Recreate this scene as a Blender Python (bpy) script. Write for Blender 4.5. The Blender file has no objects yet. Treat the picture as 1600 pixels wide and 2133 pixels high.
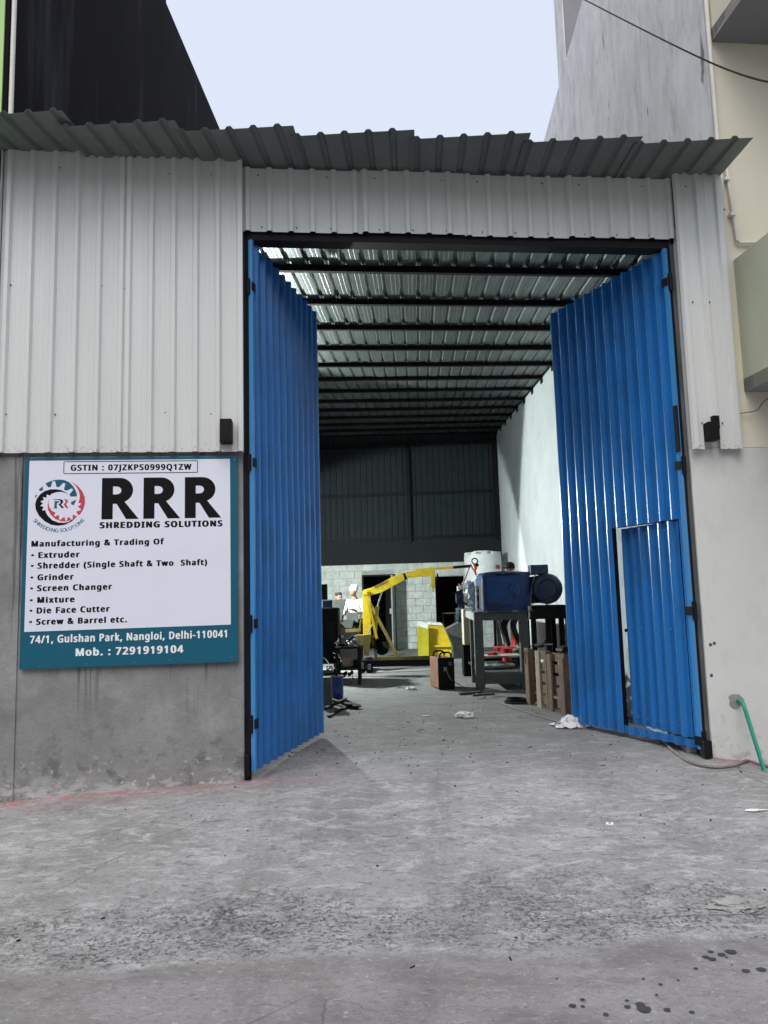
import bpy, bmesh, math, random
import numpy as np
from mathutils import Vector as V, Matrix, noise

# ------------------------------------------------------------------ camera, world, sun, exposure
sc = bpy.context.scene
COL = sc.collection
FPX, PITCH, ROLL, HC = 1549.0, math.radians(6.6), math.radians(1.53), 1.40
Fv = V((0, math.cos(PITCH), math.sin(PITCH)))
_R0 = V((1, 0, 0)); _U0 = V((0, -math.sin(PITCH), math.cos(PITCH)))
Rv = math.cos(ROLL) * _R0 - math.sin(ROLL) * _U0
Uv = math.sin(ROLL) * _R0 + math.cos(ROLL) * _U0
CAM = V((0, 0, HC))
cd = bpy.data.cameras.new('camera')
cam = bpy.data.objects.new('camera', cd); COL.objects.link(cam)
cd.sensor_fit = 'VERTICAL'; cd.sensor_height = 36; cd.lens = 36 * FPX / 2133
cd.clip_start = 0.05; cd.clip_end = 1200
m = Matrix((Rv, Uv, -Fv)).transposed().to_4x4(); m.translation = CAM
cam.matrix_world = m
sc.camera = cam

SUN_EL, SUN_AZ = math.radians(60), math.radians(197)
w = bpy.data.worlds.new('World'); sc.world = w; w.use_nodes = True
nt = w.node_tree; nt.nodes.clear()
sky = nt.nodes.new('ShaderNodeTexSky'); sky.sky_type = 'NISHITA'; sky.sun_disc = False
sky.sun_elevation = SUN_EL; sky.sun_rotation = SUN_AZ; sky.air_density = 1.0; sky.dust_density = 6.0
bg1 = nt.nodes.new('ShaderNodeBackground'); bg1.inputs[1].default_value = 0.05
bg2 = nt.nodes.new('ShaderNodeBackground'); bg2.inputs[0].default_value = (0.79, 0.84, 0.93, 1); bg2.inputs[1].default_value = 0.50
ad = nt.nodes.new('ShaderNodeAddShader'); wo = nt.nodes.new('ShaderNodeOutputWorld')
nt.links.new(sky.outputs[0], bg1.inputs[0]); nt.links.new(bg1.outputs[0], ad.inputs[0])
nt.links.new(bg2.outputs[0], ad.inputs[1]); nt.links.new(ad.outputs[0], wo.inputs[0])
sl = bpy.data.lights.new('sun', 'SUN'); sl.energy = 1.0; sl.angle = math.radians(48); sl.color = (1, 0.97, 0.93)
sun = bpy.data.objects.new('sun', sl); COL.objects.link(sun)
sd = V((math.sin(SUN_AZ) * math.cos(SUN_EL), math.cos(SUN_AZ) * math.cos(SUN_EL), math.sin(SUN_EL)))
sun.rotation_euler = sd.to_track_quat('Z', 'Y').to_euler(); sun.location = (-3, -6, 12)
sc.view_settings.view_transform = 'Standard'; sc.view_settings.look = 'None'
sc.view_settings.exposure = 0.7; sc.view_settings.gamma = 1.0; sc.view_settings.use_curve_mapping = False
try:
    sc.cycles.use_denoising = True; sc.cycles.max_bounces = 7; sc.cycles.diffuse_bounces = 4
except Exception: pass

rnd = random.Random(7)
PI = math.pi
# ------------------------------------------------------------------ helpers
def ray(x, y): return Fv + Rv * ((x - 800) / FPX) + Uv * ((1066.5 - y) / FPX)
def atD(x, y, D): d = ray(x, y); return CAM + d * (D / d.y)
def onz(x, y, z=0.0): d = ray(x, y); return CAM + d * ((z - HC) / d.z)
def onplane(x, y, P, n):
    d = ray(x, y); return CAM + d * ((V(P) - CAM).dot(V(n)) / d.dot(V(n)))
UF = V((1, 0.1, 0)).normalized()          # along the facade
NF = V((0.1, -1, 0)).normalized()         # out of the facade
DV = V((0.044, 1, 0)).normalized()        # into the building
ZV = V((0, 0, 1))
def fac(x, z=0.0, off=0.0): return V((x, 6.26 + 0.1 * x, z)) + NF * off
def lwx(y): return -3.36 + 0.044 * y       # inner face of the left party wall
def rwx(y): return 2.314 + 0.044 * y       # inner face of the right party wall

WL = {}
def wl(o):
    return WL.get(o.name, V((0, 0, 0))) if o else V((0, 0, 0))
def tag(o, label=None, cat=None, group=None, kind=None):
    if label: o['label'] = label
    if cat: o['category'] = cat
    if group: o['group'] = group
    if kind: o['kind'] = kind
    return o
def thing(name, loc, label, cat, group=None):
    o = bpy.data.objects.new(name, None); COL.objects.link(o); o.location = loc
    o.empty_display_size = 0.1
    WL[o.name] = V(loc); return tag(o, label, cat, group)
def link(name, me, mat=None, parent=None, mats=None):
    o = bpy.data.objects.new(name, me); COL.objects.link(o)
    if mats:
        for mm in mats: me.materials.append(mm)
    elif mat and not me.materials: me.materials.append(mat)
    if parent: o.parent = parent; WL[o.name] = wl(parent)
    return o
class MB:
    def __init__(s): s.v = []; s.f = []; s.mi = []; s.cur = 0
    def add(s, vs, fs):
        b = len(s.v); s.v += [V(q) for q in vs]
        for f in fs: s.f.append([b + i for i in f]); s.mi.append(s.cur)
        return s
    def box(s, c, sz, X=None, Y=None, Z=None):
        X = V(X or (1, 0, 0)); Y = V(Y or (0, 1, 0)); Z = V(Z or (0, 0, 1)); c = V(c)
        vs = [c + X * (sz[0] / 2 * a) + Y * (sz[1] / 2 * b) + Z * (sz[2] / 2 * d) for a in (-1, 1) for b in (-1, 1) for d in (-1, 1)]
        return s.add(vs, [(0, 1, 3, 2), (4, 6, 7, 5), (0, 4, 5, 1), (2, 3, 7, 6), (0, 2, 6, 4), (1, 5, 7, 3)])
    def bar(s, p, q, a, b, up=(0, 0, 1)):
        p = V(p); q = V(q); X = (q - p); L = X.length; X = X.normalized(); up = V(up)
        if abs(X.dot(up)) > 0.97: up = V((0, 1, 0))
        Y = up.cross(X).normalized(); Z = X.cross(Y)
        return s.box((p + q) / 2, (L, a, b), X, Y, Z)
    def tube(s, pts, r, n=10, cap=True):
        pts = [V(q) for q in pts]; k = len(pts); rs = r if isinstance(r, (list, tuple)) else [r] * k
        vs = []; fs = []; up = None
        for i, q in enumerate(pts):
            t = (pts[min(i + 1, k - 1)] - pts[max(i - 1, 0)]).normalized()
            if up is None: up = V((0, 0, 1)) if abs(t.z) < 0.9 else V((1, 0, 0))
            Y = up.cross(t)
            if Y.length < 1e-4: Y = V((0, 1, 0)).cross(t)
            Y.normalize(); Z = t.cross(Y); up = Z
            for j in range(n):
                a = 2 * PI * j / n; vs.append(q + (Y * math.cos(a) + Z * math.sin(a)) * rs[i])
        for i in range(k - 1):
            for j in range(n):
                a = i * n + j; b = i * n + (j + 1) % n; fs.append((a, b, b + n, a + n))
        if cap: fs.append(tuple(reversed(range(n)))); fs.append(tuple(range((k - 1) * n, k * n)))
        return s.add(vs, fs)
    def lathe(s, c, prof, n=20, axis=None):
        c = V(c); A = V(axis or (0, 0, 1)).normalized(); X = V((1, 0, 0)) if abs(A.x) < 0.9 else V((0, 1, 0))
        Y = A.cross(X).normalized(); X = Y.cross(A)
        vs = []; fs = []; k = len(prof)
        for (r, z) in prof:
            for j in range(n):
                a = 2 * PI * j / n; vs.append(c + A * z + (X * math.cos(a) + Y * math.sin(a)) * max(r, 1e-4))
        for i in range(k - 1):
            for j in range(n):
                a = i * n + j; b = i * n + (j + 1) % n; fs.append((a, b, b + n, a + n))
        return s.add(vs, fs)
    def prism(s, poly, ext):
        k = len(poly); ext = V(ext); vs = [V(q) for q in poly] + [V(q) + ext for q in poly]
        fs = [tuple(range(k)), tuple(reversed(range(k, 2 * k)))] + [(i, i + k, (i + 1) % k + k, (i + 1) % k) for i in range(k)]
        return s.add(vs, fs)
    def ball(s, c, r, nu=12, nv=8):
        c = V(c); r = V(r) if not isinstance(r, (int, float)) else V((r, r, r)); vs = []; fs = []
        for i in range(nv + 1):
            ph = PI * i / nv
            for j in range(nu):
                a = 2 * PI * j / nu
                vs.append(c + V((r.x * math.sin(ph) * math.cos(a), r.y * math.sin(ph) * math.sin(a), r.z * math.cos(ph))))
        for i in range(nv):
            for j in range(nu):
                a = i * nu + j; b = i * nu + (j + 1) % nu; fs.append((a, a + nu, b + nu, b))
        return s.add(vs, fs)
    def mesh(s, name, off=None):
        off = off or V((0, 0, 0)); me = bpy.data.meshes.new(name)
        me.from_pydata([tuple(q - off) for q in s.v], [], s.f)
        bm = bmesh.new(); bm.from_mesh(me)
        bmesh.ops.recalc_face_normals(bm, faces=bm.faces); bm.to_mesh(me); bm.free()
        if any(s.mi): me.polygons.foreach_set('material_index', s.mi)
        me.update(); return me
    def build(s, name, mat, parent=None, smooth=False, bevel=0, mats=None):
        me = s.mesh(name, wl(parent)); o = link(name, me, mat, parent, mats)
        if smooth:
            me.polygons.foreach_set('use_smooth', [True] * len(me.polygons))
            try: me.set_sharp_from_angle(angle=math.radians(38))
            except Exception: pass
        if bevel:
            b = o.modifiers.new('bevel', 'BEVEL'); b.width = bevel; b.segments = 2; b.limit_method = 'ANGLE'
        return o

# ------------------------------------------------------------------ materials
def mat(name, col, rough=0.7, metal=0.0, var=0.0, vscale=3.0, bump=0.0, bscale=40.0, spec=0.5, stretch=None, col2=None, detail=6, coords='Object', fac2=(0.35, 0.65), rvar=0.0):
    M = bpy.data.materials.new(name); M.use_nodes = True; n = M.node_tree.nodes; L = M.node_tree.links
    b = n['Principled BSDF']; b.inputs['Roughness'].default_value = rough; b.inputs['Metallic'].default_value = metal
    b.inputs['Specular IOR Level'].default_value = spec
    b.inputs['Base Color'].default_value = (*col, 1)
    tc = n.new('ShaderNodeTexCoord'); mp = n.new('ShaderNodeMapping'); L.new(tc.outputs[coords], mp.inputs[0])
    if stretch: mp.inputs['Scale'].default_value = stretch
    M['_'] = 0
    if var or col2:
        c2 = col2 or tuple(c * (1 - var) for c in col)
        ns = n.new('ShaderNodeTexNoise'); ns.inputs['Scale'].default_value = vscale; ns.inputs['Detail'].default_value = detail; ns.inputs['Roughness'].default_value = 0.62
        L.new(mp.outputs[0], ns.inputs[0])
        mr = n.new('ShaderNodeMapRange'); mr.inputs[1].default_value = fac2[0]; mr.inputs[2].default_value = fac2[1]; L.new(ns.outputs[0], mr.inputs[0])
        mx = n.new('ShaderNodeMix'); mx.data_type = 'RGBA'; mx.inputs[6].default_value = (*col, 1); mx.inputs[7].default_value = (*c2, 1)
        L.new(mr.outputs[0], mx.inputs[0]); L.new(mx.outputs[2], b.inputs['Base Color'])
        if rvar:
            r2 = n.new('ShaderNodeMapRange'); r2.inputs[3].default_value = rough - rvar; r2.inputs[4].default_value = rough + rvar
            L.new(ns.outputs[0], r2.inputs[0]); L.new(r2.outputs[0], b.inputs['Roughness'])
    if bump:
        nb = n.new('ShaderNodeTexNoise'); nb.inputs['Scale'].default_value = bscale; nb.inputs['Detail'].default_value = 5
        L.new(mp.outputs[0], nb.inputs[0]); bp = n.new('ShaderNodeBump'); bp.inputs['Strength'].default_value = bump; bp.inputs['Distance'].default_value = 0.01
        L.new(nb.outputs[0], bp.inputs['Height']); L.new(bp.outputs[0], b.inputs['Normal'])
    return M
def N(M): return M.node_tree.nodes, M.node_tree.links
def layer(M, col, scale=(1, 1, 1), nscale=5, lo=0.55, hi=0.7, amt=1.0, zr=None, detail=5, obj=True, seed=0, voronoi=False):
    """mix a second colour over the base colour where a noise exceeds a threshold, optionally only in a height band"""
    n, L = N(M); b = n['Principled BSDF']; tc = n.new('ShaderNodeTexCoord'); mp = n.new('ShaderNodeMapping')
    geo = n.new('ShaderNodeNewGeometry'); L.new(geo.outputs['Position'], mp.inputs[0]); mp.inputs['Scale'].default_value = scale; mp.inputs['Location'].default_value = (seed * 3.1, seed * 1.7, seed * 0.9)
    if voronoi:
        ns = n.new('ShaderNodeTexVoronoi'); ns.inputs['Scale'].default_value = nscale
    else:
        ns = n.new('ShaderNodeTexNoise'); ns.inputs['Scale'].default_value = nscale; ns.inputs['Detail'].default_value = detail; ns.inputs['Roughness'].default_value = 0.6
    L.new(mp.outputs[0], ns.inputs[0])
    mr = n.new('ShaderNodeMapRange'); mr.inputs[1].default_value = lo; mr.inputs[2].default_value = hi; mr.inputs[3].default_value = 0; mr.inputs[4].default_value = amt
    L.new(ns.outputs[0], mr.inputs[0]); fac_ = mr.outputs[0]
    if zr:
        sp = n.new('ShaderNodeSeparateXYZ'); L.new(geo.outputs['Position'], sp.inputs[0])
        z = n.new('ShaderNodeMapRange'); z.inputs[1].default_value = zr[0]; z.inputs[2].default_value = zr[1]; z.inputs[3].default_value = 0; z.inputs[4].default_value = 1
        L.new(sp.outputs[2], z.inputs[0]); mu = n.new('ShaderNodeMath'); mu.operation = 'MULTIPLY'; L.new(z.outputs[0], mu.inputs[0]); L.new(fac_, mu.inputs[1]); fac_ = mu.outputs[0]
        if len(zr) == 4:
            z2 = n.new('ShaderNodeMapRange'); z2.inputs[1].default_value = zr[2]; z2.inputs[2].default_value = zr[3]; z2.inputs[3].default_value = 1; z2.inputs[4].default_value = 0
            L.new(sp.outputs[2], z2.inputs[0]); m2 = n.new('ShaderNodeMath'); m2.operation = 'MULTIPLY'; L.new(z2.outputs[0], m2.inputs[0]); L.new(fac_, m2.inputs[1]); fac_ = m2.outputs[0]
    mx = n.new('ShaderNodeMix'); mx.data_type = 'RGBA'; mx.inputs[7].default_value = (*col, 1)
    bc = b.inputs['Base Color']
    if bc.is_linked: L.new(bc.links[0].from_socket, mx.inputs[6])
    else: mx.inputs[6].default_value = bc.default_value
    L.new(fac_, mx.inputs[0]); L.new(mx.outputs[2], bc)
    return M
def emis(name, col, st):
    M = bpy.data.materials.new(name); M.use_nodes = True; b = M.node_tree.nodes['Principled BSDF']
    b.inputs['Base Color'].default_value = (*col, 1); b.inputs['Emission Color'].default_value = (*col, 1); b.inputs['Emission Strength'].default_value = st
    return M

m_panel = mat('painted_sheet', (0.635, 0.655, 0.655), 0.40, 0.0, 0.07, 1.6, stretch=(2, 2, 0.35), rvar=0.06)
layer(m_panel, (0.40, 0.40, 0.40), (4, 4, 0.4), 3, 0.60, 0.80, 0.3)
layer(m_panel, (0.22, 0.19, 0.16), (14, 14, 14), 3, 0.55, 0.62, 0.8, zr=(2.72, 2.63))
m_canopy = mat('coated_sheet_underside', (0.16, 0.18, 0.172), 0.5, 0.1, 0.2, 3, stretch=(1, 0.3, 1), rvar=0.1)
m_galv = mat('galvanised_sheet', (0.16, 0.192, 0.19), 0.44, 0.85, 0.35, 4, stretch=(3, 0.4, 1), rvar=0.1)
m_blue = mat('blue_gate_paint', (0.018, 0.172, 0.50), 0.30, 0.0, 0.16, 3, stretch=(3, 3, 0.5), rvar=0.06, bump=0.03, bscale=5)
layer(m_blue, (0.05, 0.09, 0.16), (4, 4, 2), 6, 0.6, 0.8, 0.5, zr=(0.9, 0.0))
layer(m_blue, (0.20, 0.33, 0.52), (9, 9, 0.8), 5, 0.70, 0.74, 0.35, seed=3)
layer(m_blue, (0.10, 0.05, 0.03), (5, 5, 3), 9, 0.55, 0.66, 0.7, zr=(0.22, 0.05), seed=5)
layer(m_blue, (0.015, 0.06, 0.15), (1, 1, 1), 1.6, 0.50, 0.72, 0.45, seed=6)
m_bluelt = mat('blue_edge_paint', (0.04, 0.24, 0.56), 0.35, 0.0, 0.1, 5)
m_black = mat('black_steel', (0.007, 0.006, 0.008), 0.6, 0.0, 0.4, 8, spec=0.2)
m_blackmat = mat('matt_black', (0.006, 0.006, 0.007), 0.8, spec=0.2)
m_plaster = mat('cement_plaster', (0.27, 0.272, 0.275), 0.92, 0, 0.25, 2.4, bump=0.4, bscale=60, coords='Object')
layer(m_plaster, (0.17, 0.17, 0.175), (1, 1, 1), 3.5, 0.52, 0.70, 0.7, seed=1)
layer(m_plaster, (0.36, 0.355, 0.36), (1, 1, 1), 1.6, 0.5, 0.72, 0.7, seed=2)
layer(m_plaster, (0.10, 0.10, 0.11), (1, 1, 0.04), 16, 0.57, 0.62, 0.8, zr=(0.45, 0.9), seed=3, detail=2)
layer(m_plaster, (0.17, 0.165, 0.17), (1, 1, 1), 24, 0.52, 0.68, 0.35, seed=8)
layer(m_plaster, (0.10, 0.10, 0.105), (1, 1, 1), 5, 0.60, 0.70, 0.4, zr=(1.0, 0.3), seed=9)
layer(m_plaster, (0.09, 0.09, 0.095), (1, 1, 1), 7, 0.56, 0.66, 0.7, zr=(0.65, 0.1), seed=4)
layer(m_plaster, (0.50, 0.50, 0.51), (1, 1, 1), 22, 0.60, 0.64, 0.75, zr=(0.32, 0.0), seed=5)
layer(m_plaster, (0.46, 0.46, 0.48), (1, 1, 2.5), 5, 0.48, 0.56, 0.7, zr=(0.12, -0.02), seed=6)
m_pier = mat('dark_cement', (0.11, 0.115, 0.12), 0.92, 0, 0.5, 4, bump=0.2, bscale=30, stretch=(2, 2, 0.5))
m_pale = mat('pale_wall_paint', (0.60, 0.615, 0.60), 0.8, 0, 0.07, 1.2, bump=0.05, bscale=26)
layer(m_pale, (0.46, 0.45, 0.44), (1, 1, 0.8), 3, 0.58, 0.75, 0.45, zr=(1.6, 0.1))
layer(m_pale, (0.50, 0.49, 0.475), (1, 1, 0.6), 6, 0.52, 0.62, 0.35, seed=9, detail=8)
layer(m_pale, (0.30, 0.27, 0.27), (1, 1, 1), 16, 0.52, 0.62, 0.6, zr=(0.35, -0.1), seed=12)
layer(m_pale, (0.36, 0.34, 0.33), (1, 1, 1), 9, 0.62, 0.72, 0.5, zr=(0.9, 0.0), seed=3)
m_cream = mat('cream_wall_paint', (0.70, 0.665, 0.545), 0.8, 0, 0.08, 0.8, bump=0.06, bscale=30)
m_green = mat('pale_green_paint', (0.50, 0.53, 0.40), 0.8, 0, 0.12, 1.0, bump=0.06, bscale=26)
m_lime = mat('lime_wall_paint', (0.42, 0.62, 0.25), 0.8, 0, 0.1, 2)
m_soffit = mat('grey_soffit', (0.25, 0.25, 0.275), 0.85, 0, 0.15, 1.5, bump=0.1, bscale=25)
m_side = mat('weathered_render', (0.80, 0.795, 0.795), 0.9, 0, 0.2, 2.6, bump=0.5, bscale=12, stretch=(1, 1, 0.55), coords='Object')
layer(m_side, (0.46, 0.455, 0.45), (1, 1, 0.45), 4.5, 0.52, 0.68, 0.6, seed=1, detail=9)
layer(m_side, (0.80, 0.79, 0.80), (1, 1.5, 0.5), 3.2, 0.52, 0.66, 0.6, seed=2, detail=9)
layer(m_side, (0.34, 0.335, 0.34), (1, 1.3, 0.35), 1.2, 0.58, 0.68, 0.5, seed=7, detail=9)
layer(m_side, (0.10, 0.10, 0.105), (1, 1.2, 0.3), 2.6, 0.67, 0.70, 0.8, seed=4, detail=8)
m_darkside = mat('bitumen_coat', (0.010, 0.009, 0.012), 0.95, 0, 0.4, 1.5, stretch=(1, 1, 0.2), bump=0.15, bscale=14, spec=0.15)
layer(m_darkside, (0.05, 0.05, 0.06), (1, 0.9, 0.10), 2.4, 0.56, 0.72, 0.8, seed=2)
layer(m_darkside, (0.30, 0.30, 0.31), (1, 1.6, 0.22), 2.8, 0.70, 0.735, 0.7, seed=5)
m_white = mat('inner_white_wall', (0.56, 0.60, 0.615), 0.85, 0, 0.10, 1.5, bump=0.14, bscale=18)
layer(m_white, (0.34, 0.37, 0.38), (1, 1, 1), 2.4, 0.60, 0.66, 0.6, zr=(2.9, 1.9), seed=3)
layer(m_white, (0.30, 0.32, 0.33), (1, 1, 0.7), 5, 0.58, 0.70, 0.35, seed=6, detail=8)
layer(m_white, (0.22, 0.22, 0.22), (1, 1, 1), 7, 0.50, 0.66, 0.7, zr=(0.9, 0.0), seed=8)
m_block = mat('painted_block', (0.66, 0.71, 0.68), 0.85, 0, 0.28, 5, bump=0.4, bscale=30)
m_mortar = mat('painted_mortar', (0.42, 0.45, 0.44), 0.9, 0, 0.2, 6, bump=0.2, bscale=30)
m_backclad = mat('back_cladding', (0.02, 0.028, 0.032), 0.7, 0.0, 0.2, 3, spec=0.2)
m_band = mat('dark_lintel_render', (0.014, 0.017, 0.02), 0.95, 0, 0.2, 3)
m_pipe = mat('white_pvc', (0.66, 0.64, 0.60), 0.5, 0, 0.12, 6)
m_yellow = mat('crane_yellow', (0.62, 0.46, 0.012), 0.42, 0, 0.2, 9, rvar=0.1)
layer(m_yellow, (0.10, 0.07, 0.02), (1, 1, 1), 14, 0.62, 0.70, 0.7)
m_yellowdk = mat('grimy_yellow', (0.16, 0.125, 0.02), 0.6, 0, 0.5, 8)
m_silver = mat('chromed_rod', (0.8, 0.8, 0.8), 0.2, 1.0)
m_steel = mat('bare_steel', (0.30, 0.32, 0.33), 0.42, 0.7, 0.4, 9, rvar=0.12)
m_greysteel = mat('grey_primed_steel', (0.075, 0.088, 0.086), 0.6, 0.1, 0.3, 7, bump=0.05, bscale=40)
m_machblue = mat('machine_blue', (0.003, 0.055, 0.22), 0.35, 0, 0.35, 4, rvar=0.1)
m_navy = mat('motor_navy', (0.003, 0.018, 0.065), 0.4, 0, 0.3, 6)
m_film = mat('plastic_film', (0.72, 0.76, 0.78), 0.22, 0, 0.4, 9, bump=0.6, bscale=22)
m_wood = mat('pallet_wood', (0.19, 0.13, 0.09), 0.85, 0, 0.45, 5, stretch=(3, 3, 0.6), bump=0.2, bscale=26)
m_woodlt = mat('pallet_wood_pale', (0.40, 0.34, 0.24), 0.85, 0, 0.35, 5, stretch=(3, 3, 0.6), bump=0.2, bscale=26)
m_rust = mat('rusty_panel', (0.24, 0.11, 0.06), 0.75, 0, 0.4, 7)
m_tank = mat('tank_plastic', (0.80, 0.83, 0.84), 0.45, 0, 0.05, 3)
m_red = mat('red_plastic', (0.62, 0.02, 0.05), 0.4, 0, 0.2, 5)
m_orange = mat('orange_hook', (0.65, 0.10, 0.03), 0.5)
m_pink = mat('dusty_pink_sling', (0.50, 0.28, 0.25), 0.9, 0, 0.3, 20)
m_greenhose = mat('green_pipe', (0.01, 0.27, 0.19), 0.42, 0, 0.2, 9)
m_hose = mat('grimy_hose', (0.21, 0.17, 0.15), 0.6, 0, 0.3, 10)
m_cable = mat('grey_cable', (0.13, 0.13, 0.13), 0.55)
m_rag = mat('soiled_cloth', (0.70, 0.70, 0.71), 0.95, 0, 0, 9, col2=(0.13, 0.15, 0.21), fac2=(0.5, 0.62), bump=0.3, bscale=60)
m_paper = mat('white_litter', (0.78, 0.78, 0.76), 0.6, 0, 0.15, 14)
m_skin = mat('skin', (0.34, 0.18, 0.12), 0.6)
m_wcloth = mat('white_cloth', (0.74, 0.75, 0.74), 0.9, 0, 0.15, 8, bump=0.3, bscale=20)
m_dcloth = mat('dark_cloth', (0.022, 0.022, 0.028), 0.9, 0, 0.3, 8)
m_bcloth = mat('navy_cloth', (0.03, 0.05, 0.09), 0.9, 0, 0.5, 14, bump=0.4, bscale=30)
m_brown = mat('brown_cloth', (0.09, 0.06, 0.05), 0.9, 0, 0.3, 8)
m_shoe = mat('grey_shoe', (0.20, 0.18, 0.17), 0.7, 0, 0.4, 30)
layer(m_yellow, (0.30, 0.13, 0.05), (1, 1, 1), 24, 0.60, 0.68, 0.6, seed=2)
m_bluedrum = mat('drum_blue', (0.012, 0.04, 0.20), 0.4, 0, 0.2, 8)
m_carton = mat('carton', (0.33, 0.24, 0.17), 0.9, 0, 0.2, 6)
m_greenmach = mat('machine_green', (0.03, 0.10, 0.05), 0.6, 0, 0.3, 8)
m_doorgrey = mat('grey_door_paint', (0.28, 0.31, 0.32), 0.6, 0, 0.15, 5)
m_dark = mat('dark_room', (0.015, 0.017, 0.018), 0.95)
m_board = mat('pale_board', (0.55, 0.50, 0.38), 0.8, 0, 0.2, 4, stretch=(1, 5, 1))
m_floor = None

# ground material: one material for yard, ramp and floor, driven by geometry attributes
def ground_material(name, inside=False):
    M = bpy.data.materials.new(name); M.use_nodes = True; n, L = N(M); b = n['Principled BSDF']
    b.inputs['Roughness'].default_value = 0.88; b.inputs['Specular IOR Level'].default_value = 0.35
    geo = n.new('ShaderNodeNewGeometry')
    def nz(sc_, scale, detail=6, rough=0.6, loc=(0, 0, 0), dist=0):
        mp = n.new('ShaderNodeMapping'); mp.inputs['Scale'].default_value = sc_; mp.inputs['Location'].default_value = loc
        L.new(geo.outputs['Position'], mp.inputs[0]); t = n.new('ShaderNodeTexNoise'); t.inputs['Scale'].default_value = scale
        t.inputs['Detail'].default_value = detail; t.inputs['Roughness'].default_value = rough; t.inputs['Distortion'].default_value = dist
        L.new(mp.outputs[0], t.inputs[0]); return t.outputs[0]
    def mr(s, a, b_, c=0, d=1):
        q = n.new('ShaderNodeMapRange'); q.inputs[1].default_value = a; q.inputs[2].default_value = b_; q.inputs[3].default_value = c; q.inputs[4].default_value = d
        L.new(s, q.inputs[0]); return q.outputs[0]
    def mul(a, b_):
        q = n.new('ShaderNodeMath'); q.operation = 'MULTIPLY'
        for i, s in enumerate((a, b_)):
            if isinstance(s, (int, float)): q.inputs[i].default_value = s
            else: L.new(s, q.inputs[i])
        return q.outputs[0]
    def mx(f, a, c):
        q = n.new('ShaderNodeMix'); q.data_type = 'RGBA'
        if isinstance(f, (int, float)): q.inputs[0].default_value = f
        else: L.new(f, q.inputs[0])
        for i, s in ((6, a), (7, c)):
            if isinstance(s, tuple): q.inputs[i].default_value = (*s, 1)
            else: L.new(s, q.inputs[i])
        return q.outputs[2]
    at = n.new('ShaderNodeAttribute'); at.attribute_name = 'masks'; sp = n.new('ShaderNodeSeparateColor'); L.new(at.outputs['Color'], sp.inputs[0])
    grav, red, street = sp.outputs[0], sp.outputs[1], sp.outputs[2]
    base = mx(mr(nz((1, 1, 1), 1.3), 0.38, 0.62), (0.325, 0.33, 0.34), (0.225, 0.225, 0.23))
    base = mx(mr(nz((1, 2.2, 1), 4, 9, 0.74, (3, 1, 0), 0.9), 0.50, 0.60, 0, 0.8), base, (0.46, 0.468, 0.485))
    base = mx(mr(nz((1.3, 3.0, 1), 9, 8, 0.7, (7, 2, 0)), 0.54, 0.63, 0, 0.75), base, (0.14, 0.14, 0.145))
    base = mx(mr(nz((0.6, 1.4, 1), 2.2, 5, 0.6, (1, 9, 0)), 0.55, 0.72, 0, 0.5), base, (0.165, 0.155, 0.165))
    st = mx(mr(nz((1, 1.6, 1), 2.4, 7, 0.62, (5, 5, 0)), 0.36, 0.64), (0.255, 0.246, 0.252), (0.165, 0.157, 0.162))
    st = mx(mr(nz((1, 1.7, 1), 1.1, 7, 0.7, (25, 5, 0), 0.8), 0.48, 0.60, 0, 0.6), st, (0.30, 0.29, 0.305))
    st = mx(mr(nz((1, 2.4, 1), 6, 8, 0.7, (2, 8, 0)), 0.58, 0.70, 0, 0.6), st, (0.33, 0.325, 0.33))
    st = mx(mr(nz((1, 1.5, 1), 16, 6, 0.7, (9, 8, 0)), 0.60, 0.70, 0, 0.5), st, (0.12, 0.115, 0.12))
    col = mx(street, base, st)
    sx = n.new('ShaderNodeSeparateXYZ'); L.new(geo.outputs['Position'], sx.inputs[0])
    for k_, (x0_, sl_) in enumerate(((0.25, 0.10), (1.35, 0.16), (-0.75, -0.12))):
        a_ = n.new('ShaderNodeMath'); a_.operation = 'MULTIPLY_ADD'; L.new(sx.outputs[1], a_.inputs[0]); a_.inputs[1].default_value = -sl_; L.new(sx.outputs[0], a_.inputs[2])
        b_ = n.new('ShaderNodeMath'); b_.operation = 'MULTIPLY_ADD'; L.new(nz((1, 1, 1), 2.0, 5, 0.7, (50 + k_, 5, 0)), b_.inputs[0]); b_.inputs[1].default_value = 0.35; L.new(a_.outputs[0], b_.inputs[2])
        c_ = n.new('ShaderNodeMath'); c_.operation = 'SUBTRACT'; L.new(b_.outputs[0], c_.inputs[0]); c_.inputs[1].default_value = x0_ - sl_ * 4.5 + 0.17
        d_ = n.new('ShaderNodeMath'); d_.operation = 'ABSOLUTE'; L.new(c_.outputs[0], d_.inputs[0])
        col = mx(mul(mr(d_.outputs[0], 0.16, 0.03), mr(nz((2, 0.5, 1), 7, 7, 0.75, (60 + k_, 5, 0)), 0.42, 0.62, 0, 0.45)), col, (0.12, 0.117, 0.12))
    # indoor shade painted into the floor colour, deepening inward from the threshold
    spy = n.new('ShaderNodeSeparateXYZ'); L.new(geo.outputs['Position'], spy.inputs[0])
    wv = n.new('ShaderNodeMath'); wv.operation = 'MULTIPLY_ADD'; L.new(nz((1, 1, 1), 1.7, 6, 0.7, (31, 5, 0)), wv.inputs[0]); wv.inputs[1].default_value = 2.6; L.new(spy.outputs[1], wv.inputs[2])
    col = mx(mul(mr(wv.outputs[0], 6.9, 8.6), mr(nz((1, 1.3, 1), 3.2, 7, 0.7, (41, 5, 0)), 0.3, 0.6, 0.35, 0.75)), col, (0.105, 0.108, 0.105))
    vo = n.new('ShaderNodeTexVoronoi'); vo.inputs['Scale'].default_value = 38; L.new(geo.outputs['Position'], vo.inputs[0]); vo.inputs['Randomness'].default_value = 1
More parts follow.
